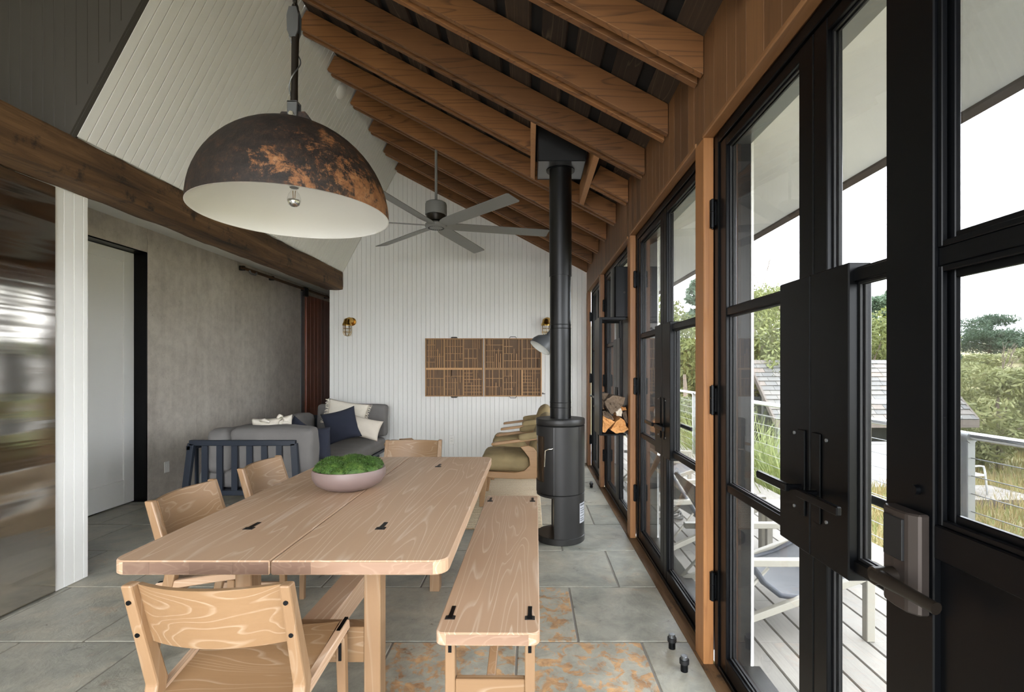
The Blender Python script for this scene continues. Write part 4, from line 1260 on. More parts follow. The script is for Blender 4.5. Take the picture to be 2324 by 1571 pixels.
k = 0
top = z_raf(PL[0]) - pz + .02
while zc < top:
    rot = Matrix.Rotation(R(90 * (k % 2)), 4, 'Z')
    ringp = [rot @ Vector((.013 * math.cos(t), 0, .028 * math.sin(t))) + Vector((.004, 0, zc + .02)) for t in np.linspace(0, 2 * math.pi, 15)[:-1]]
    chn.tube(ringp, .005, 6, closed=True)
    zc += .043; k += 1
chn.obj('chain', 'fan_dark', pd, smooth=True)

# ---- ceiling fan
FZ, FR = 2.826, 1.22
fn = thing('ceiling_fan', 'grey six-blade ceiling fan on a long rod before the end wall', 'fan', (-0.992, 5.23, FZ))
MB().tube([(0, 0, .20), (0, 0, z_raf(-.992) - FZ + .01)], .014, 14).obj('rod', 'fan_grey', fn, smooth=True, auto=60)
MB().lathe([(0, .265), (.085, .262), (.105, .25), (.112, .23), (.112, .125), (.104, .122), (0, .122)], seg=40).obj('motor_housing', 'fan_grey', fn, smooth=True, auto=35)
vn = MB().lathe([(0, .124), (.100, .124), (.100, .10), (.082, .06), (.05, .045), (0, .045)], seg=32).obj('motor', 'fan_dark', fn, smooth=True, auto=40)
for k in range(16):
    a_ = R(k * 22.5)
    MB().bar((.088 * math.cos(a_), .088 * math.sin(a_), .118), (.07 * math.cos(a_), .07 * math.sin(a_), .06), .012, .008).obj('vent_rib', 'brass' if k % 3 == 0 else 'fan_dark', vn)
hb = MB().lathe([(0, .048), (.085, .045), (.112, .025), (.115, .0), (.105, -.012), (.085, -.016), (.083, -.012), (0, -.012)], seg=40).obj('hub', 'fan_grey', fn, smooth=True, auto=40)
for k in range(20):
    a_ = R(k * 18)
    MB().box(-.005, .005, .070, .082, -.0155, -.012).obj('hub_slot', 'fan_dark', hb).rotation_euler = (0, 0, a_)
for k in range(6):
    a_ = R(14 + 60 * k)
    m = MB(); pitch = R(-13)
    vs = []
    for (r_, hw) in ((.10, .035), (.16, .060), (.24, .074), (FR - .02, .076), (FR, .066)):
        for sg_ in (-1, 1):
            for t in (-.003, .003):
                w_ = sg_ * hw
                vs.append((r_, w_ * math.cos(pitch), w_ * math.sin(pitch) + t + .012))
    fs = [(0, 1, 3, 2), (16, 18, 19, 17)]
    for i in range(4):
        o_ = i * 4
        fs += [(o_, o_ + 2, o_ + 6, o_ + 4), (o_ + 1, o_ + 5, o_ + 7, o_ + 3), (o_, o_ + 4, o_ + 5, o_ + 1), (o_ + 2, o_ + 3, o_ + 7, o_ + 6)]
    b_ = m.add(vs, fs).obj('blade', 'fan_grey', fn)
    b_.rotation_euler = (0, 0, a_)

# ---- smoke detector on the white ceiling
p = Vector((-1.93, 5.14, z_ceil(-1.93)))
p = Vector((-1.857, 4.949, z_ceil(-1.857)))
sm = MB().lathe([(0, 0), (.075, 0), (.075, .012), (.062, .022), (.04, .030), (0, .032)], seg=32).obj('smoke_detector', 'white', smooth=True, auto=40)
sm.location = p - nrm * 0.0 + Vector((-.06 * .47, 0, -.06 * .88))
sm.rotation_euler = Vector((0, 0, 1)).rotation_difference(nrm).to_euler()
tag(sm, 'white round smoke detector on the sloping ceiling', 'smoke detector')

# ---- type cases on the end wall
def type_case(x0, x1, z0, z1, seed, label, wire):
    random.seed(seed)
    c = thing('type_case', label, 'tray', ((x0 + x1) / 2, YE, z0), group='printer type cases on the end wall')
    W, Hh = x1 - x0, z1 - z0; hw = W / 2; D = -.036
    t = 0.014
    for q in ((-hw, -hw + t, 0, Hh), (hw - t, hw, 0, Hh), (-hw + t, hw - t, 0, t), (-hw + t, hw - t, Hh - t, Hh)):
        MB().box(q[0], q[1], D, -.002, q[2], q[3]).obj('frame_side', 'case', c, bevel=.002)
    MB().box(-hw + t, hw - t, -.008, -.003, t, Hh - t).obj('back_panel', 'case_back', c)
    zm = Hh * .475
    MB().box(-hw + t, hw - t, D + .002, -.008, zm - .014, zm + .014).obj('middle_rail', 'case', c, bevel=.001)
    secs = [(-hw + t, -hw * .34), (-hw * .34, hw * .32), (hw * .32, hw - t)]
    for xx in (-hw * .34, hw * .32):
        MB().box(xx - .009, xx + .009, D + .002, -.008, t, zm - .014).obj('divider', 'case', c)
        MB().box(xx - .009, xx + .009, D + .002, -.008, zm + .014, Hh - t).obj('divider', 'case', c)
    for (za, zb_, rows, cols) in ((zm + .014, Hh - t, (5, 4, 3), (8, 7, 4)), (t, zm - .014, (3, 4, 8), (5, 7, 7))):
        for si, (xa, xb) in enumerate(secs):
            xa += .009; xb -= .009
            nc, nr = cols[si], rows[si]
            for k in range(1, nc):
                xx = xa + (xb - xa) * k / nc
                full = random.random() < .72
                lo = za if full or random.random() < .5 else za + (zb_ - za) * random.choice((.33, .5))
                hi = zb_ if full or lo > za else za + (zb_ - za) * random.choice((.5, .67))
                MB().box(xx - .004, xx + .004, D + .008, -.008, lo, hi).obj('divider', 'case', c)
            for k in range(1, nr):
                zz = za + (zb_ - za) * k / nr
                a_, b_ = xa, xb
                if random.random() < .35: b_ = xa + (xb - xa) * random.choice((.5, .72))
                MB().box(a_, b_, D + .010, -.008, zz - .0034, zz + .0034).obj('divider', 'case', c)
            if nr >= 3:
                for k in range(3):
                    kk = random.randrange(nc); xx = xa + (xb - xa) * (kk + .5) / nc
                    zz = za + (zb_ - za) * random.choice((0, 1)) * (1 - 1 / nr)
                    MB().box(xx - .0025, xx + .0025, D + .010, -.008, zz, zz + (zb_ - za) / nr).obj('divider', 'case', c)
    for z_, sg_ in ((0, -1), (Hh, 1)):
        if wire:
            MB().tube([(-.05, D + .012, z_), (-.035, D + .006, z_ + sg_ * .022), (.035, D + .006, z_ + sg_ * .022), (.05, D + .012, z_)], .0035, 8).obj('pull', 'black', c, smooth=True)
        else:
            MB().prism([(-.05, z_), (.05, z_), (.035, z_ + sg_ * .02), (-.035, z_ + sg_ * .02)], 1, D, D + .018).obj('pull', 'fan_dark', c, bevel=.002)
    return c
type_case(-1.474, -.664, .943, 1.757, 5, 'brown wooden printer type case on the end wall, left one with solid pulls', False)
type_case(-.648, .156, .943, 1.757, 9, 'brown wooden printer type case on the end wall, right one with wire pulls', True)

# ---- brass bulkhead wall lights
def sconce(x, z, label):
    c = thing('wall_light', label, 'lamp', (x, YE, z), group='brass bulkhead lights')
    MB().tube([(.035, -.002, .06), (.035, -.022, .06)], .058, 24).obj('back_plate', 'brass', c, smooth=True, auto=40)
    MB().tube([(.035, -.02, .07), (.02, -.07, .075), (0, -.095, .06), (0, -.10, .03)], [.04, .045, .05, .056], 20).obj('elbow', 'brass', c, smooth=True, auto=60)
    MB().lathe([(.03, .062), (.056, .035), (.064, .02), (.064, -.002), (.0, -.002)], (0, -.10, 0), 28).obj('cap', 'brass', c, smooth=True, auto=40)
    MB().lathe([(.048, -.002), (.048, -.09), (.036, -.12), (.0, -.132)], (0, -.10, 0), 24).obj('glass_jar', 'clear', c, smooth=True)
    cg = MB()
    for k in range(6):
        a_ = R(60 * k + 15); ca_, sa_ = math.cos(a_), math.sin(a_)
        cg.tube([(.054 * ca_, -.10 + .054 * sa_, 0), (.054 * ca_, -.10 + .054 * sa_, -.10), (.036 * ca_, -.10 + .036 * sa_, -.135), (0, -.10, -.146)], .0035, 6)
    for zz in (-.04, -.09):
        cg.tube([(.054 * math.cos(t), -.10 + .054 * math.sin(t), zz) for t in np.linspace(0, 2 * math.pi, 21)[:-1]], .003, 6, closed=True)
    cg.obj('cage', 'brass', c, smooth=True)
    return c
sconce(-2.54, 1.93, 'brass caged bulkhead light on the end wall above the sofa')
sconce(.213, 1.93, 'brass caged bulkhead light on the end wall beside the stove pipe')

# ---- wall plates
def plate(name, loc, rz, label, sockets):
    c = thing(name, label, 'outlet', loc, rz)
    MB().box(-.036, .036, -.006, 0, -.058, .058).obj('cover', 'ivory', c, bevel=.002)
    MB().box(-.017, .017, -.009, -.006, -.034, .034).obj('insert', 'ivory', c, bevel=.001)
    if sockets:
        for zz in (-.018, .018):
            MB().box(-.008, -.005, -.0096, -.009, zz - .005, zz + .005).obj('socket_hole', 'slot', c)
            MB().box(.005, .008, -.0096, -.009, zz - .005, zz + .005).obj('socket_hole', 'slot', c)
    return c
q = px(1025, 998, YE); plate('wall_outlet', (q.x, YE, q.z), 0, 'white power outlet low on the white end wall', True)
yy = 3.857 * FPX / (VX - 378); q = px(378, 1060, yy); plate('wall_outlet', (XC, yy, q.z), R(90), 'white power outlet low on the concrete wall', False)
hk = MB().tube([(.0, -.001, 0), (0, -.03, 0), (.012, -.05, -.004), (.03, -.055, .0)], [.012, .008, .007, .006], 10).obj('wall_hook', 'galv', smooth=True)
hk.location = (px(1232, 893, YE).x, YE, px(1232, 893, YE).z); tag(hk, 'small metal hook on the end wall right of the type cases', 'hook')

# ---- grey floor lamp behind the stove pipe
lx, ly = 0.40, 5.66
fl_ = thing('floor_lamp', 'dark grey floor lamp with tilted bell shade behind the stove pipe', 'lamp', (lx, ly, 0))
MB().lathe([(0, 0), (.13, 0), (.13, .015), (.02, .025), (0, .025)], seg=32).obj('base', 'lamp_grey', fl_, smooth=True, auto=40)
MB().tube([(0, 0, .02), (0, 0, 1.78), (-.05, 0, 1.80)], .010, 10).obj('pole', 'lamp_grey', fl_, smooth=True)
MB().tube([(-.02, 0, 1.79), (-.17, -.02, 1.735)], .012, 10).obj('arm', 'lamp_grey', fl_, smooth=True)
prof = [(.028, .0), (.030, -.06), (.05, -.085), (.10, -.13), (.125, -.18), (.130, -.235)]
rot = Matrix.Translation((-.165, -.02, 1.755)) @ Matrix.Rotation(R(35), 4, 'Y') @ Matrix.Rotation(R(-14), 4, 'X')
s_ = MB().lathe([(0, .0)] + prof, seg=36); xform(s_, rot); so_ = s_.obj('shade', 'lamp_grey', fl_, smooth=True)
s_ = MB().lathe([(r_ - .004, z_) for r_, z_ in prof], seg=36); xform(s_, rot); s_.obj('shade_lining', 'soffit', so_, smooth=True)

# ---- hanging log rack beside the post
rk = thing('log_rack', 'black steel log rack hanging beside the fir post', 'rack', (0.68, 4.06, 0.80))
b_ = 0.022
for ya in (-.05, .25):
    m = MB()
    m.box(-.125, -.125 + b_, ya, ya + b_, 0, .955).box(.105, .115, ya, ya + b_, 0, .955)
    m.box(-.125 + b_, .09, ya, ya + b_, .955 - b_, .955).box(-.125 + b_, .09, ya, ya + b_, 0, b_ * .6)
    m.obj('frame', 'black', rk, bevel=.002)
MB().box(-.125, -.119, -.03, .25, 0, .955).obj('side_plate', 'black', rk)
MB().box(-.119, .09, -.03, .25, 0, .006).obj('bottom_plate', 'black', rk)
MB().box(-.119, .09, -.03, .25, .949, .955).obj('top_plate', 'black', rk)
MB().box(.113, .119, -.05, .272, 0, .955).obj('wall_plate', 'black', rk)
sp = thing('wall_speaker', 'black curved box with a round hole above the log rack', 'speaker', (0.745, 4.03, 1.757))
cv = [(.058, .0)] + [(-.055 + .02 * math.cos(R(t)), .10 + .10 * math.sin(R(t))) for t in (270, 240, 210, 180, 150, 120, 90)] + [(.058, .20)]
MB().prism(cv, 2, 0, .41).obj('cover', 'black', sp, bevel=.003)
MB().tube([(.015, .001, .20), (.015, -.002, .20)], .009, 14).obj('hole', 'slot', sp)

# ---- split logs
def log(poly, y0, L, mat, endmat, label, seed, tw=0.0):
    """poly in X/Z; the rough end faces the camera"""
    cx = sum(p[0] for p in poly) / len(poly); cz = sum(p[1] for p in poly) / len(poly)
    n = 28; ring = []
    for i in range(len(poly)):
        a_, b__ = Vector(poly[i]), Vector(poly[(i + 1) % len(poly)])
        k = max(2, int((b__ - a_).length / .014))
        for j in range(k): ring.append(a_.lerp(b__, j / k))
    nr = len(ring); vs = []; ny = 8
    for j in range(ny + 1):
        for p_ in ring:
            yy = L * j / ny
            d = Vector((p_.x - cx, 0, p_.y - cz))
            nn_ = mnoise.noise(Vector((p_.x * 30 + seed, yy * 9, p_.y * 30))) * .007 + mnoise.noise(Vector((p_.x * 90 + seed, yy * 12, p_.y * 90))) * .003
            if d.length > 1e-6: d.normalize()
            vs.append((p_.x - cx + d.x * nn_ + tw * yy, yy, p_.y - cz + d.z * nn_))
    fs = []
    for j in range(ny):
        for i in range(nr): fs.append((j * nr + i, j * nr + (i + 1) % nr, (j + 1) * nr + (i + 1) % nr, (j + 1) * nr + i))
    fs.append(tuple(range(ny * nr, ny * nr + nr)))
    o = MB().add(vs, fs).obj('log', mat)
    # end face with relief
    vs2 = []; fs2 = []
    rings = 6
    for r_ in range(rings):
        k = 1 - r_ / rings
        for p_ in ring:
            x_, z_ = (p_.x - cx) * k, (p_.y - cz) * k
            base = mnoise.noise(Vector((p_.x * 30 + seed, 0, p_.y * 30))) * .007 + mnoise.noise(Vector((p_.x * 90 + seed, 0, p_.y * 90))) * .003
            d = Vector((p_.x - cx, p_.y - cz)); d = d.normalized() if d.length > 1e-6 else d
            dy = -.014 * mnoise.noise(Vector((x_ * 40 + seed, z_ * 40, 0))) - .01 * mnoise.noise(Vector((x_ * 110, z_ * 110, seed)))
            vs2.append((x_ + d.x * base * k, dy if r_ else 0, z_ + d.y * base * k))
    vs2.append((0, -.006, 0))
    for r_ in range(rings - 1):
        for i in range(nr): fs2.append((r_ * nr + i, r_ * nr + (i + 1) % nr, (r_ + 1) * nr + (i + 1) % nr, (r_ + 1) * nr + i))
    for i in range(nr): fs2.append(((rings - 1) * nr + i, (rings - 1) * nr + (i + 1) % nr, len(vs2) - 1))
    MB().add(vs2, fs2).obj('cut_end', endmat, o)
    o.location = (cx, y0, cz)
    return tag(o, label, 'log', 'split logs in the hanging rack')
yl = 4.02
def PZ(pts): return [(px(1367 + (u - 1367) * .86, v, yl).x, px(u, v, yl).z + .015) for u, v in pts]
log(PZ([(1369, 949), (1400, 962), (1384, 976), (1374, 987), (1367, 985)]), 4.015, .30, 'log_split', 'log_split', 'split log with bright orange end at the bottom left of the rack', 1)
log(PZ([(1401, 963), (1414, 952), (1424, 958), (1434, 978), (1424, 985), (1405, 988), (1388, 980)]), 4.0, .30, 'log_split', 'log_split', 'broad split log with bright orange end at the bottom of the rack', 2)
log(PZ([(1371, 915), (1393, 901), (1425, 906), (1423, 921), (1404, 936), (1390, 944), (1380, 933)]), 3.985, .30, 'log_bark', 'log_bark', 'big dark grey weathered log on top of the rack pile', 3)
log(PZ([(1400, 937), (1413, 928), (1420, 939), (1417, 949), (1404, 948)]), 4.005, .28, 'log_split', 'linen', 'small pale split log under the big dark one', 4)
log(PZ([(1421, 941), (1431, 938), (1434, 952), (1434, 966), (1425, 956)]), 4.03, .26, 'log_bark', 'log_bark', 'narrow dark log at the right edge of the rack pile', 5)
log(PZ([(1368, 938), (1378, 937), (1392, 947), (1399, 957), (1393, 959), (1369, 947)]), 4.04, .26, 'log_bark', 'log_bark', 'thin dark split log between the big dark log and the left orange one', 6)
log(PZ([(1367, 897), (1386, 898), (1382, 904), (1371, 913), (1372, 935), (1367, 936)]), 4.06, .24, 'log_bark', 'log_bark', 'grey log at the back left of the rack pile', 7)
log(PZ([(1412, 926), (1430, 929), (1433, 936), (1420, 937)]), 4.04, .25, 'log_bark', 'log_split', 'thin flat split log at the right under the big dark one', 8)

# ---- door stops
for (u, v, lab) in ((1525, 1471.6, 'short black door stop on the floor, left one of the near pair'), (1553, 1523, 'short black door stop on the floor, right one of the near pair'), (1342, 1107, 'short black door stop on the floor beyond the stove')):
    yy = HC * FPX / (v - VY)
    c = thing('door_stop', lab, 'door stop', ((u - VX) * yy / FPX, yy, 0), group='floor door stops')
    MB().lathe([(0, 0), (.016, 0), (.016, .036), (0, .036)], seg=20).obj('stem', 'black', c, smooth=True, auto=40)
    MB().lathe([(0, .034), (.021, .034), (.021, .052), (0, .052)], seg=20).obj('collar', 'rubber', c, smooth=True, auto=40)
    MB().lathe([(0, .052), (.015, .052), (.015, .066), (.013, .068), (0, .068)], seg=20).obj('cap', 'plate', c, smooth=True, auto=40)

# ================================================================== OUTDOORS
DZ = -0.05
dkr = struct(MB().box(1.0, 2.6, YB, 10.0, DZ - .20, DZ - .03).obj('deck', 'slot'), 'weathered grey board deck outside the glass doors', 'deck')
x = 1.022
random.seed(5)
while x < 2.42:
    cut = random.uniform(1.0, 3.5)
    for (ya, yb) in ((YB, cut - .002), (cut + .002, cut + 4.2), (cut + 4.204, 10.0)):
        MB().board([(x, ya, DZ), (x + .131, ya, DZ), (x + .131, yb, DZ), (x, yb, DZ)], (0, 0, 1), 0.028, 0.003).obj('board', 'deck', dkr)
    x += 0.140
MB().box(2.43, 2.68, YB, 10.0, DZ - .03, DZ + .03).obj('kerb_board', 'deck', dkr, bevel=.004)

# ---- cable railing
rl = thing('cable_railing', 'stainless cable railing with round top rail along the deck edge', 'railing', (2.6, 4.6, DZ + .03))
for yy in (-.34, 1.31, 2.96, 4.61, 6.26, 7.91, 9.56):
    MB().box(-.025, .025, yy - 4.6 - .025, yy - 4.6 + .025, 0, .95).obj('post', 'galv', rl, bevel=.004)
    MB().tube([(0, yy - 4.6 - .03, .955), (0, yy - 4.6 + .03, .955)], .033, 14).obj('bracket', 'galv', rl, smooth=True, auto=50)
MB().tube([(0, -7.2, .965), (0, 5.4, .965)], .024, 16).obj('top_rail', 'steel', rl, smooth=True, auto=50)
for k in range(8):
    MB().tube([(0, -7.2, .10 + k * .105), (0, 5.4, .10 + k * .105)], .0032, 6).obj('cable', 'wire', rl, smooth=True)

# ---- low sling chairs on the deck
def sling_chair(label):
    c = thing('lounge_chair', label, 'chair', group='low sling chairs on the deck')
    for s in (0, 1):
        y0 = s * .60
        MB().bar((.36, y0, 0), (.36, y0, .415), .042, .042, (1, 0, 0)).obj('leg', 'beige_metal', c, bevel=.003)
        MB().bar((-.40, y0, .40), (.38, y0, .40), .042, .035).obj('armrest', 'beige_metal', c, bevel=.003)
        MB().bar((-.50, y0, .02), (.35, y0, .33), .035, .035).obj('side_rail', 'beige_metal', c, bevel=.003)
        MB().tube([(-.42, y0 + .02, .06), (-.14, y0 + .03, .36)], .009, 8).obj('brace', 'beige_metal', c, smooth=True)
    MB().tube([(-.42, .02, .05), (-.42, .58, .05)], .012, 8).obj('crossbar', 'beige_metal', c, smooth=True)
    MB().tube([(.30, .0, .30), (.30, .60, .30)], .012, 8).obj('crossbar', 'beige_metal', c, smooth=True)
    prof = [(-.46, .74), (-.36, .58), (-.26, .42), (-.17, .29), (-.08, .22), (.03, .205), (.16, .245), (.27, .30), (.33, .315)]
    vs = []; fs = []
    for (xx, zz) in prof:
        vs += [(xx, .03, zz), (xx, .57, zz), (xx + .006, .57, zz - .012), (xx + .006, .03, zz - .012)]
    for i in range(len(prof) - 1):
        for k in range(4): fs.append((i * 4 + k, i * 4 + (k + 1) % 4, i * 4 + 4 + (k + 1) % 4, i * 4 + 4 + k))
    fs += [(0, 1, 2, 3), (len(vs) - 4, len(vs) - 3, len(vs) - 2, len(vs) - 1)]
    MB().add(vs, fs).obj('sling', 'sling', c, smooth=True, auto=60)
    for y0 in (.025, .575):
        MB().tube([(a_, y0, b_) for a_, b_ in prof], .016, 8).obj('sling_frame', 'navy_metal', c, smooth=True)
    return c
sc_ = sling_chair('low grey sling chair with beige metal frame on the deck by the nearest doors')
sc_.location = (1.375, 2.555, DZ)
dup(sc_, (1.42, 3.75, DZ), R(10), 'low grey sling chair with beige metal frame on the deck, further along')
dup(sc_, (1.45, 5.3, DZ), R(-6), 'low grey sling chair with beige metal frame on the deck, farthest one')
tbx = thing('deck_table', 'small beige metal table on the deck behind the sling chair', 'table', (1.98, 3.55, DZ))
MB().box(-.22, .22, -.22, .22, .36, .40).obj('top', 'beige_metal', tbx, bevel=.006)
for sx in (-.19, .19):
    for sy in (-.19, .19): MB().box(sx - .02, sx + .02, sy - .02, sy + .02, 0, .36).obj('leg', 'beige_metal', tbx)
cc = MB()
for k in range(5):
    rr = .13 - .012 * k
    cc.tube([(rr * math.cos(t), rr * math.sin(t) * .8, .012 + .016 * k + .01 * math.sin(3 * t + k)) for t in np.linspace(0, 2 * math.pi, 33)[:-1]], .008, 6, closed=True)
co = cc.obj('coiled_cable', 'black_matt', smooth=True); co.location = (1.28, 4.62, DZ + .012)
tag(co, 'coiled black cable lying on the deck', 'cable')

# ---- ground
def gz(x_, y_):
    base = -0.75 - 0.055 * max(0, min(y_, 14) - 2)
    d = math.hypot(x_, y_)
    hill = max(0.0, d - 21) * 0.064
    left = max(0.0, y_ - 13) * 0.14 * max(0.0, 1 - max(0, x_ - 5) / 10)
    return base + hill + left + 0.25 * mnoise.noise(Vector((x_ * .12, y_ * .12, 2)))* (1 if d > 12 else .25)
nx, ny = 90, 90
vs = []; fs = []
for i in range(nx + 1):
    for j in range(ny + 1):
        xx = 1.2 + 128 * (i / nx) ** 1.8; yy = -20 + 130 * (j / ny) ** 1.15
        vs.append((xx, yy, gz(xx, yy)))
for i in range(nx):
    for j in range(ny):
        a_ = i * (ny + 1) + j
        fs.append((a_, a_ + ny + 1, a_ + ny + 2, a_ + 1))
gr = MB().add(vs, fs).obj('ground', 'ground', smooth=True)
struct(gr, 'sloping coastal meadow ground beyond the deck', 'ground')
struct(MB().box(-40, -4.7, -40, 12, -.4, -.06).obj('ground.001', 'deck'), 'pale paved ground behind the house', 'ground')
struct(MB().box(-4.7, 1.0, -40, YB - .1, -.4, -.06).obj('ground.002', 'deck'), 'pale paved terrace behind the camera', 'ground')

def blades(name, mat, spots, h, lean, w, seed, label=None, cat=None, kind='stuff'):
    rng = np.random.default_rng(seed)
    n = len(spots)
    P0 = np.array(spots, dtype=float)
    az = rng.uniform(0, 2 * np.pi, n); hh = h * rng.uniform(.55, 1.15, n); le = lean * rng.uniform(.3, 1.3, n) * hh
    dx, dy = np.cos(az), np.sin(az)
    sx, sy = -dy * w, dx * w
    V = np.zeros((n, 5, 3))
    V[:, 0] = P0 + np.stack([sx, sy, 0 * sx], 1); V[:, 1] = P0 - np.stack([sx, sy, 0 * sx], 1)
    mid = P0 + np.stack([dx * le * .35, dy * le * .35, hh * .62], 1)
    V[:, 2] = mid + np.stack([sx, sy, 0 * sx], 1) * .8; V[:, 3] = mid - np.stack([sx, sy, 0 * sx], 1) * .8
    V[:, 4] = P0 + np.stack([dx * le, dy * le, hh], 1)
    base = np.arange(n) * 5
    F = np.concatenate([np.stack([base, base + 1, base + 3, base + 2], 1).ravel(), np.stack([base + 2, base + 3, base + 4], 1).ravel()])
    me = bpy.data.meshes.new(name)
    me.vertices.add(n * 5); me.vertices.foreach_set('co', V.ravel())
    me.loops.add(len(F)); me.loops.foreach_set('vertex_index', F.astype(np.int32))
    me.polygons.add(2 * n)
    ls = np.concatenate([np.arange(n) * 4, n * 4 + np.arange(n) * 3]); 
    me.polygons.foreach_set('loop_start', ls.astype(np.int32))
    me.update(calc_edges=True); me.validate()
    me.materials.append(M[mat])
    o = bpy.data.objects.new(name, me); COL.objects.link(o)
    if label: tag(o, label, cat)
    if kind: o['kind'] = kind
    return o

random.seed(41)
sp_ = []
while len(sp_) < 26000:
    yy = random.uniform(2, 22); xx = yy * random.uniform(.40, 1.08)
    if xx < 2.8 or (5.6 < xx < 9.8 and yy > 11.0 and yy < 13.4): continue
    if mnoise.noise(Vector((xx * .5, yy * .5, 5))) < -.15 and random.random() < .6: continue
    sp_.append((xx, yy, gz(xx, yy) - .02))
blades('meadow_grass', 'grass_tan', sp_[:15000], .34, .5, .006, 1, 'dry tan meadow grass below the deck', 'grass')
blades('meadow_grass', 'grass_green', sp_[15000:], .24, .5, .006, 2, 'short green meadow grass below the deck', 'grass')
sp_ = []
while len(sp_) < 4200:
    yy = random.uniform(3.0, 4.6); xx = random.uniform(2.75, 3.5)
    sp_.append((xx, yy, gz(xx, yy) - .02))
blades('reed_grass', 'grass_tan', sp_, .72, .35, .005, 3, 'tall golden reed grass just beyond the railing', 'grass')
# long-leaved grass clumps behind the railing
def clump(cx, cy, h, n, seed, label):
    rng = random.Random(seed)
    return blades('ornamental_grass', 'grass_green', [(cx + rng.gauss(0, .13), cy + rng.gauss(0, .16), gz(cx, cy) - .02) for _ in range(n)], h, .6, .008, seed, label, 'grass', None)
g_ = [clump(3.12, 6.75, 1.65, 520, 51, 'clump of long arching grass behind the railing, in front of the shed door'), clump(3.0, 5.95, 1.5, 480, 52, 'clump of long arching grass behind the railing, nearest the sling chairs'),
      clump(3.05, 7.7, 1.6, 480, 53, 'clump of long arching grass by the far railing posts'), clump(3.05, 8.7, 1.7, 520, 54, 'clump of long arching grass at the far end of the railing')]
for o in g_: o['group'] = 'arching grass clumps by the railing'

# ---- foliage
def leaves(name, mat, blobs, n, size, seed, parent=None, flat=1.0):
    """leaf cloud: n small leaves spread over the shells of blobs (centre, radii)"""
    rng = np.random.default_rng(seed)
    k = rng.integers(0, len(blobs), n)
    C = np.array([b[0] for b in blobs])[k]; RR = np.array([b[1] for b in blobs])[k]
    d = rng.normal(size=(n, 3)); d /= np.linalg.norm(d, axis=1)[:, None]
    rad = rng.uniform(.55, 1.05, n) ** .6
    P0 = C + d * RR * rad[:, None]
    a = rng.normal(size=(n, 3)); a[:, 2] *= flat; a /= np.linalg.norm(a, axis=1)[:, None]
    b = np.cross(a, d + rng.normal(size=(n, 3)) * .5); b /= (np.linalg.norm(b, axis=1)[:, None] + 1e-9)
    L = size * rng.uniform(.6, 1.4, n)[:, None]
    V = np.stack([P0 - a * L, P0 + b * L * .32, P0 + a * L, P0 - b * L * .32], 1)
    me = bpy.data.meshes.new(name)
    me.vertices.add(n * 4); me.vertices.foreach_set('co', V.ravel())
    me.loops.add(n * 4); me.loops.foreach_set('vertex_index', np.arange(n * 4, dtype=np.int32))
    me.polygons.add(n); me.polygons.foreach_set('loop_start', (np.arange(n) * 4).astype(np.int32))
    me.update(calc_edges=True)
    me.materials.append(M[mat])
    o = bpy.data.objects.new(name, me); COL.objects.link(o)
    if parent: o.parent = parent
    return o
def tree(name, label, x_, y_, h, rx, mat, n, size, seed, nb=16, z0=.12, group=None, dead=False):
    rng = random.Random(seed)
    zb = gz(x_, y_)
    t = thing(name, label, 'tree', (x_, y_, zb), 0, group)
    bl = []
    for k in range(nb):
        a_ = rng.uniform(0, 2 * math.pi); q = rng.random(); zz = h * (z0 + (1 - z0) * (0.08 + .84 * rng.random()))
        rr = rx * math.sqrt(max(.08, 1 - ((zz / h - .45) / .62) ** 2)) * (.25 + .6 * math.sqrt(q))
        s = rx * rng.uniform(.28, .42)
        bl.append(((rr * math.cos(a_), rr * math.sin(a_), zz), (s, s, s * .8)))
    leaves('foliage', mat, bl, n, size, seed, t)
    tk = MB().tube([(0, 0, -.2), (.05 * rx, 0, h * .4), (0, .04 * rx, h * .75)], [.035 * h, .025 * h, .01 * h], 8)
    for k in range(6):
        c_ = Vector(bl[k][0])
        tk.tube([(0, 0, h * .3), c_ * .6 + Vector((0, 0, h * .1)), c_], [.014 * h, .009 * h, .004 * h], 6)
    tk.obj('trunk', 'bark', t, smooth=True)
    return t
WG = 'willow thickets behind the railing and shed'
tree('willow', 'tall light green willow thicket behind the far railing', 5.0, 14.2, 5.4, 2.3, 'willow', 16000, .085, 61, 26, .02, WG)
tree('willow', 'light green willow thicket left of the shed, behind the glass door post', 7.2, 16.0, 5.0, 2.2, 'willow', 12000, .085, 62, 22, .02, WG)
tree('willow', 'light green willow right behind the shed gable', 9.2, 18.0, 5.3, 2.3, 'willow', 14000, .085, 63, 24, .02, WG)
tree('willow', 'light green willow behind the middle of the shed roof', 12.2, 18.6, 4.35, 2.1, 'willow', 12000, .085, 64, 22, .02, WG)
tree('willow', 'light green willow behind the right part of the shed roof, below the cypress', 14.6, 19.4, 3.9, 2.0, 'willow', 11000, .085, 65, 20, .02, WG)
tree('willow', 'dense green willow at the far end of the deck', 3.6, 11.6, 3.3, 1.05, 'willow', 9000, .08, 66, 18, .02, WG)
tree('willow', 'grey green willow bush right of the shed', 12.4, 13.2, 2.6, 1.5, 'shrub', 10000, .075, 67, 18, .02, WG)

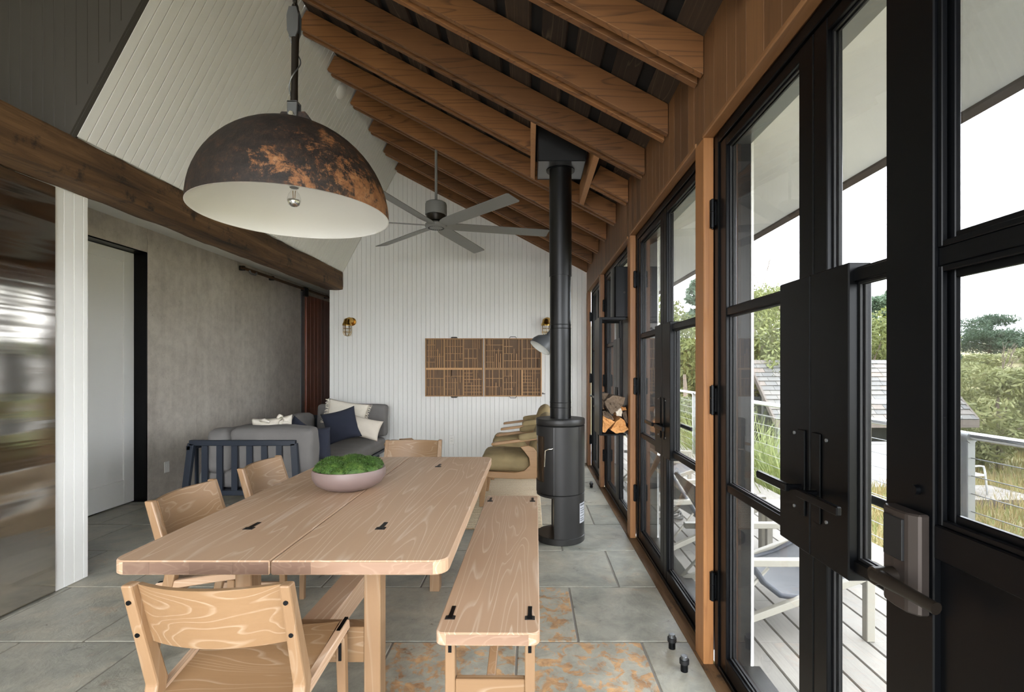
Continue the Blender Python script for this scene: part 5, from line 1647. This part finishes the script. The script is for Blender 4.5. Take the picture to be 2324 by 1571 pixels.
def cypress(name, label, x_, y_, h, rx, seed, n=9000, flat=False):
    rng = random.Random(seed)
    zb = gz(x_, y_) - .3
    t = thing(name, label, 'tree', (x_, y_, zb))
    bl = []
    tk = MB().tube([(0, 0, 0), (0, 0, h * .95)], [.03 * h, .006 * h], 8)
    for k in range(34):
        f = rng.random()
        zz = h * (.18 + .8 * f)
        env = (1 - f) ** .7 + .10 if not flat else math.sqrt(max(.02, 1 - f * f)) + .02
        a_ = rng.uniform(0, 2 * math.pi); L = rx * env * rng.uniform(.55, 1)
        for q in (.45, .75, 1.0):
            bl.append(((L * q * math.cos(a_), L * q * math.sin(a_), zz + .10 * rx * q), (rx * .20, rx * .20, rx * .07) if not flat else (rx * .26, rx * .26, rx * .11)))
        tk.tube([(0, 0, zz - .05), (L * math.cos(a_), L * math.sin(a_), zz + .10 * rx)], [.01 * h, .003 * h], 5)
    for k in range(5):
        bl.append(((rng.uniform(-.1, .1) * rx, 0, h * (.9 + .03 * k)), (rx * .07, rx * .07, rx * .14)))
    leaves('foliage', 'cypress', bl, n, .016 * h + .055, seed, t)
    tk.obj('trunk', 'bark', t, smooth=True)
    return t
def plant_top(u, v, y_):   # height so that the tree top shows at pixel (u, v)
    q = px(u, v, y_); return q.x, q.z - gz(q.x, y_) + .3
xx, hh = plant_top(1972, 688, 30); cypress('cypress', 'dark green cypress rising behind the shed roof', xx, 30, hh, 3.3, 71, 30000)
xx, hh = plant_top(2030, 672, 33); cypress('cypress', 'dark green cypress right of the one behind the shed, mostly behind the door', xx, 33, hh, 3.2, 72, 16000)
xx, hh = plant_top(2245, 728, 58); cypress('cypress', 'broad dark cypress crown on the far hilltop', xx, 58, hh, 5.0, 73, 22000, True)
xx, hh = plant_top(1585, 640, 19); cypress('cypress', 'small dark conifer tip above the willow thicket', xx, 19, hh, 1.2, 74, 4000)

# bare branches above the willows
bt = thing('bare_tree', 'leafless branches standing above the willows', 'tree', (9.6, 19.5, gz(9.6, 19.5)))
rng = random.Random(77)
tk = MB()
def branch(p, d, L, r, dep):
    q = p + d * L
    tk.tube([p, (p + q) / 2 + Vector((rng.uniform(-.05, .05), 0, rng.uniform(-.03, .05))) * L, q], [r, r * .8, r * .6], 5)
    if dep:
        for k in range(3):
            branch(q if k else p + d * L * .6, (d + Vector((rng.uniform(-.7, .7), rng.uniform(-.4, .4), rng.uniform(-.2, .5)))).normalized(), L * .62, r * .6, dep - 1)
hh = px(1750, 655, 19.5).z - gz(9.6, 19.5)
branch(Vector((0, 0, 0)), Vector((-.03, 0, 1)).normalized(), hh * .62, .05, 4)
tk.obj('branches', 'bark', bt)

# shrubs on the hillside
random.seed(91)
sh_src = []
for k in range(3):
    bl = []
    for q in range(9):
        a_ = random.uniform(0, 6.28); rr = random.uniform(0, .7)
        s = random.uniform(.35, .55)
        bl.append(((rr * math.cos(a_), rr * math.sin(a_), .25 + .3 * (1 - rr)), (s, s, s * .7)))
    sh_src.append(leaves('shrub', 'shrub', bl, 1800, .075, 90 + k))
cnt = 0
placed = []
for k in range(400):
    f = random.random()
    yy = 13.5 + 44 * f ** 1.3
    xx = yy * random.uniform(.80, 1.04)
    if xx < 11.2 and yy < 14: continue
    s = random.uniform(.7, 1.5) * (1 + .014 * yy)
    if any(math.hypot(xx - a_, yy - b_) < (s + c_) * 1.02 for a_, b_, c_ in placed): continue
    if math.hypot(xx - 53.5, yy - 58) < 7 or math.hypot(xx - 12.4, yy - 13.2) < 3: continue
    placed.append((xx, yy, s))
    src = sh_src[cnt % 3]
    o = src if cnt < 3 and not src.get('label') else src.copy()
    if o is not src: COL.objects.link(o)
    o.location = (xx, yy, gz(xx, yy) - .12); o.scale = (s * random.uniform(.9, 1.3), s * random.uniform(.9, 1.3), s * random.uniform(.7, 1.0)); o.rotation_euler = (0, 0, random.uniform(0, 6.28))
    tag(o, 'low grey green shrub on the hillside right of the shed', 'shrub', 'shrubs covering the hillside')
    cnt += 1
sn = MB()
rng = random.Random(17)
tk = sn
q = px(2268, 900, 15.0)
branch(Vector((0, 0, 0)), Vector((.1, 0, 1)).normalized(), .9, .035, 3)
sno = sn.obj('dead_branch', 'bark'); sno.location = (px(2262, 925, 14.2).x, 14.2, px(2262, 935, 14.2).z)
tag(sno, 'pale dead branch among the hillside shrubs', 'branch')

# ---- the shed
SX0, SX1, SY0, SY1, SZ = 5.82, 9.58, 11.35, 13.45, -1.42
SYM = (SY0 + SY1) / 2
EZ, RZ = 0.50, 1.53
sh = thing('shed', 'small white shed with grey slate gable roof below the deck', 'shed', ((SX0 + SX1) / 2, SYM, SZ))
ccx, ccy = (SX0 + SX1) / 2, SYM
def L_(x_, y_, z_): return (x_ - ccx, y_ - ccy, z_ - SZ)
pk = MB()
pk.prism([(SY0 + .02 - ccy, 0), (SY1 - ccy, 0), (SY1 - ccy, EZ + .05 - SZ), (0, RZ - .12 - SZ), (SY0 + .02 - ccy, EZ + .05 - SZ)], 0, SX0 + .02 - ccx, SX1 - ccx)
pk.obj('walls', 'siding', sh)
z = SZ
while z < EZ + .02:
    MB().hexa([L_(SX0, SY0 - .012, z), L_(SX1, SY0 - .012, z), L_(SX1, SY0 + .02, z), L_(SX0, SY0 + .02, z)],
              [L_(SX0, SY0, z + .17), L_(SX1, SY0, z + .17), L_(SX1, SY0 + .02, z + .17), L_(SX0, SY0 + .02, z + .17)]).obj('siding_board', 'siding', sh)
    z += .17
z = SZ
while z < RZ - .2:
    ya, yb = SY0, SY1
    if z + .17 > EZ:
        f = (z + .17 - EZ) / (RZ - EZ); ya = SY0 + (SYM - SY0) * f; yb = SY1 - (SY1 - SYM) * f
    MB().hexa([L_(SX0 - .012, ya, z), L_(SX0 + .02, ya, z), L_(SX0 + .02, yb, z), L_(SX0 - .012, yb, z)],
              [L_(SX0, ya, z + .17), L_(SX0 + .02, ya, z + .17), L_(SX0 + .02, yb, z + .17), L_(SX0, yb, z + .17)]).obj('siding_board', 'siding', sh)
    z += .17
# front window
wx0, wx1, wz0, wz1 = 7.05, 8.7, -.34, .22
w_ = MB(); 
w_.box(*[v for p_ in zip(L_(wx0 - .05, SY0 - .03, wz0 - .05), L_(wx1 + .05, SY0 + .01, wz0)) for v in p_])
w_.box(*[v for p_ in zip(L_(wx0 - .05, SY0 - .03, wz1), L_(wx1 + .05, SY0 + .01, wz1 + .05)) for v in p_])
w_.box(*[v for p_ in zip(L_(wx0 - .05, SY0 - .03, wz0), L_(wx0, SY0 + .01, wz1)) for v in p_])
w_.box(*[v for p_ in zip(L_(wx1, SY0 - .03, wz0), L_(wx1 + .05, SY0 + .01, wz1)) for v in p_])
wo = w_.obj('window', 'siding', sh)
MB().box(*[v for p_ in zip(L_(wx0, SY0 - .022, wz0), L_(wx1, SY0 - .016, wz1)) for v in p_]).obj('pane', 'dark_glass', wo)
# glazed double door in the gable
dy0, dy1, dz0, dz1 = SYM - .62, SYM + .62, SZ + .12, SZ + 2.22
df = MB()
for (ya, yb) in ((dy0 - .06, dy0), (dy1, dy1 + .06), (SYM - .035, SYM + .035)):
    df.box(*[v for p_ in zip(L_(SX0 - .05, ya, dz0), L_(SX0 + .0, yb, dz1)) for v in p_])
for za in (dz0, SZ + .83, SZ + 1.55, dz1 - .05):
    df.box(*[v for p_ in zip(L_(SX0 - .045, dy0, za), L_(SX0 - .005, dy1, za + .05)) for v in p_])
dfo = df.obj('door', 'galv', sh)
for (ya, yb) in ((dy0, SYM - .035), (SYM + .035, dy1)):
    for (za, zb_) in ((dz0 + .05, SZ + .83), (SZ + .88, SZ + 1.55), (SZ + 1.60, dz1 - .05)):
        MB().box(*[v for p_ in zip(L_(SX0 - .028, ya, za), L_(SX0 - .02, yb, zb_)) for v in p_]).obj('pane', 'dark_glass', dfo)
# roof: deck, barge boards, fascia, slates
ov = .32
EY0, EY1 = SY0 - ov, SY1 + ov
rs = (RZ - EZ) / (SYM - SY0)
ez = EZ - rs * ov
RX0, RX1 = 5.42, 9.92
rf = MB()
rf.prism([(EY0 - ccy, ez - SZ), (0, RZ - SZ), (EY1 - ccy, ez - SZ), (EY1 - ccy, ez - .05 - SZ), (0, RZ - .06 - SZ), (EY0 - ccy, ez - .05 - SZ)], 0, RX0 - ccx, RX1 - ccx)
rfo = rf.obj('roof', 'grey_wood', sh)
for (xa, xb) in ((RX0 - .03, RX0 + .02), (RX1 - .02, RX1 + .03)):
    m = MB()
    for e0 in (EY0, EY1):
        m.hexa([(xa - ccx, e0 - ccy, ez - .10 - SZ), (xb - ccx, e0 - ccy, ez - .10 - SZ), (xb - ccx, 0, RZ - .13 - SZ), (xa - ccx, 0, RZ - .13 - SZ)],
               [(xa - ccx, e0 - ccy, ez + .03 - SZ), (xb - ccx, e0 - ccy, ez + .03 - SZ), (xb - ccx, 0, RZ + .03 - SZ), (xa - ccx, 0, RZ + .03 - SZ)])
    m.obj('barge_board', 'grey_wood', rfo)
MB().box(RX0 - ccx, RX1 - ccx, EY0 - ccy - .03, EY0 - ccy, ez - .17 - SZ, ez + .0 - SZ).obj('fascia', 'grey_wood', rfo)
xq = SX0 + .1
while xq < SX1:
    MB().box(xq - ccx, xq + .05 - ccx, EY0 + .02 - ccy, SY0 - ccy, ez - .02 - SZ, ez + .07 - SZ).obj('rafter_tail', 'siding', rfo)
    xq += .72
tl = MB(); slate_src = None
n_row = 13
run = SYM - EY0; LR = math.hypot(run, RZ - ez); ang = math.atan2(RZ - ez, run)
rng = random.Random(12)
for r_ in range(n_row):
    s0 = LR * r_ / n_row; exp = LR / n_row
    xq = RX0 - (.14 if r_ % 2 else 0.0)
    while xq < RX1:
        w = .29 * rng.uniform(.85, 1.12)
        xa, xb = max(xq, RX0), min(xq + w - .008, RX1)
        xq += w
        if xb - xa < .04: continue
        y0, z0 = EY0 + s0 * math.cos(ang), ez + s0 * math.sin(ang)
        y1, z1 = EY0 + (s0 + exp * 1.25) * math.cos(ang), ez + (s0 + exp * 1.25) * math.sin(ang)
        if r_ == n_row - 1: y1, z1 = SYM, RZ
        n_ = Vector((0, -math.sin(ang), math.cos(ang)))
        lo, hi = .014 + rng.uniform(0, .006), .003
        sk = rng.uniform(-.012, .012)
        a1 = [Vector(L_(xa, y0, z0 + sk * .3)) + n_ * .002, Vector(L_(xb, y0, z0 + sk * .3)) + n_ * .002, Vector(L_(xb, y1, z1)) + n_ * .001, Vector(L_(xa, y1, z1)) + n_ * .001]
        MB().hexa(a1, [a1[0] + n_ * (lo + .008), a1[1] + n_ * (lo + .008), a1[2] + n_ * hi, a1[3] + n_ * hi]).obj('slate', 'slate_roof', rfo)

# ---- small wooden platform and white chair
q = px(2235, 1118, 9.2)
pz_ = q.z
pf = thing('platform', 'low weathered wooden platform in the meadow', 'platform', (q.x, 9.2, pz_))
for k in range(9):
    MB().box(-.95, .62, -.50 + k * .12, -.50 + k * .12 + .112, -.03, 0).obj('board', 'deck', pf)
MB().box(-.95, .62, -.52, -.50, -.20, .0).obj('fascia', 'grey_wood', pf)
MB().box(.60, .64, -.52, .58, -.20, .0).obj('fascia', 'grey_wood', pf)
MB().box(-.9, .55, -.45, .5, -.35, -.031).obj('base', 'grey_wood', pf)
q2 = px(2200, 1112, 9.2)
wcq = thing('garden_chair', 'white metal chair standing on the small platform', 'chair', (q2.x - .05, 9.2, pz_))
for s in (0, .42):
    MB().tube([(.20, s - .2, 0), (.16, s - .2, .40), (.13, s - .2, .52), (.04, s - .2, .53), (-.22, s - .2, .50)], .016, 8).obj('leg', 'white_metal', wcq, smooth=True)
    MB().tube([(-.30, s - .2, 0), (-.20, s - .2, .38), (-.30, s - .2, .80)], .016, 8).obj('leg', 'white_metal', wcq, smooth=True)
MB().box(-.22, .18, -.2, .22, .34, .37).obj('seat', 'white_metal', wcq, bevel=.006)
MB().hexa([(-.24, -.2, .46), (-.22, -.2, .46), (-.22, .22, .46), (-.24, .22, .46)], [(-.31, -.2, .80), (-.29, -.2, .80), (-.29, .22, .80), (-.31, .22, .80)]).obj('backrest', 'white_metal', wcq)
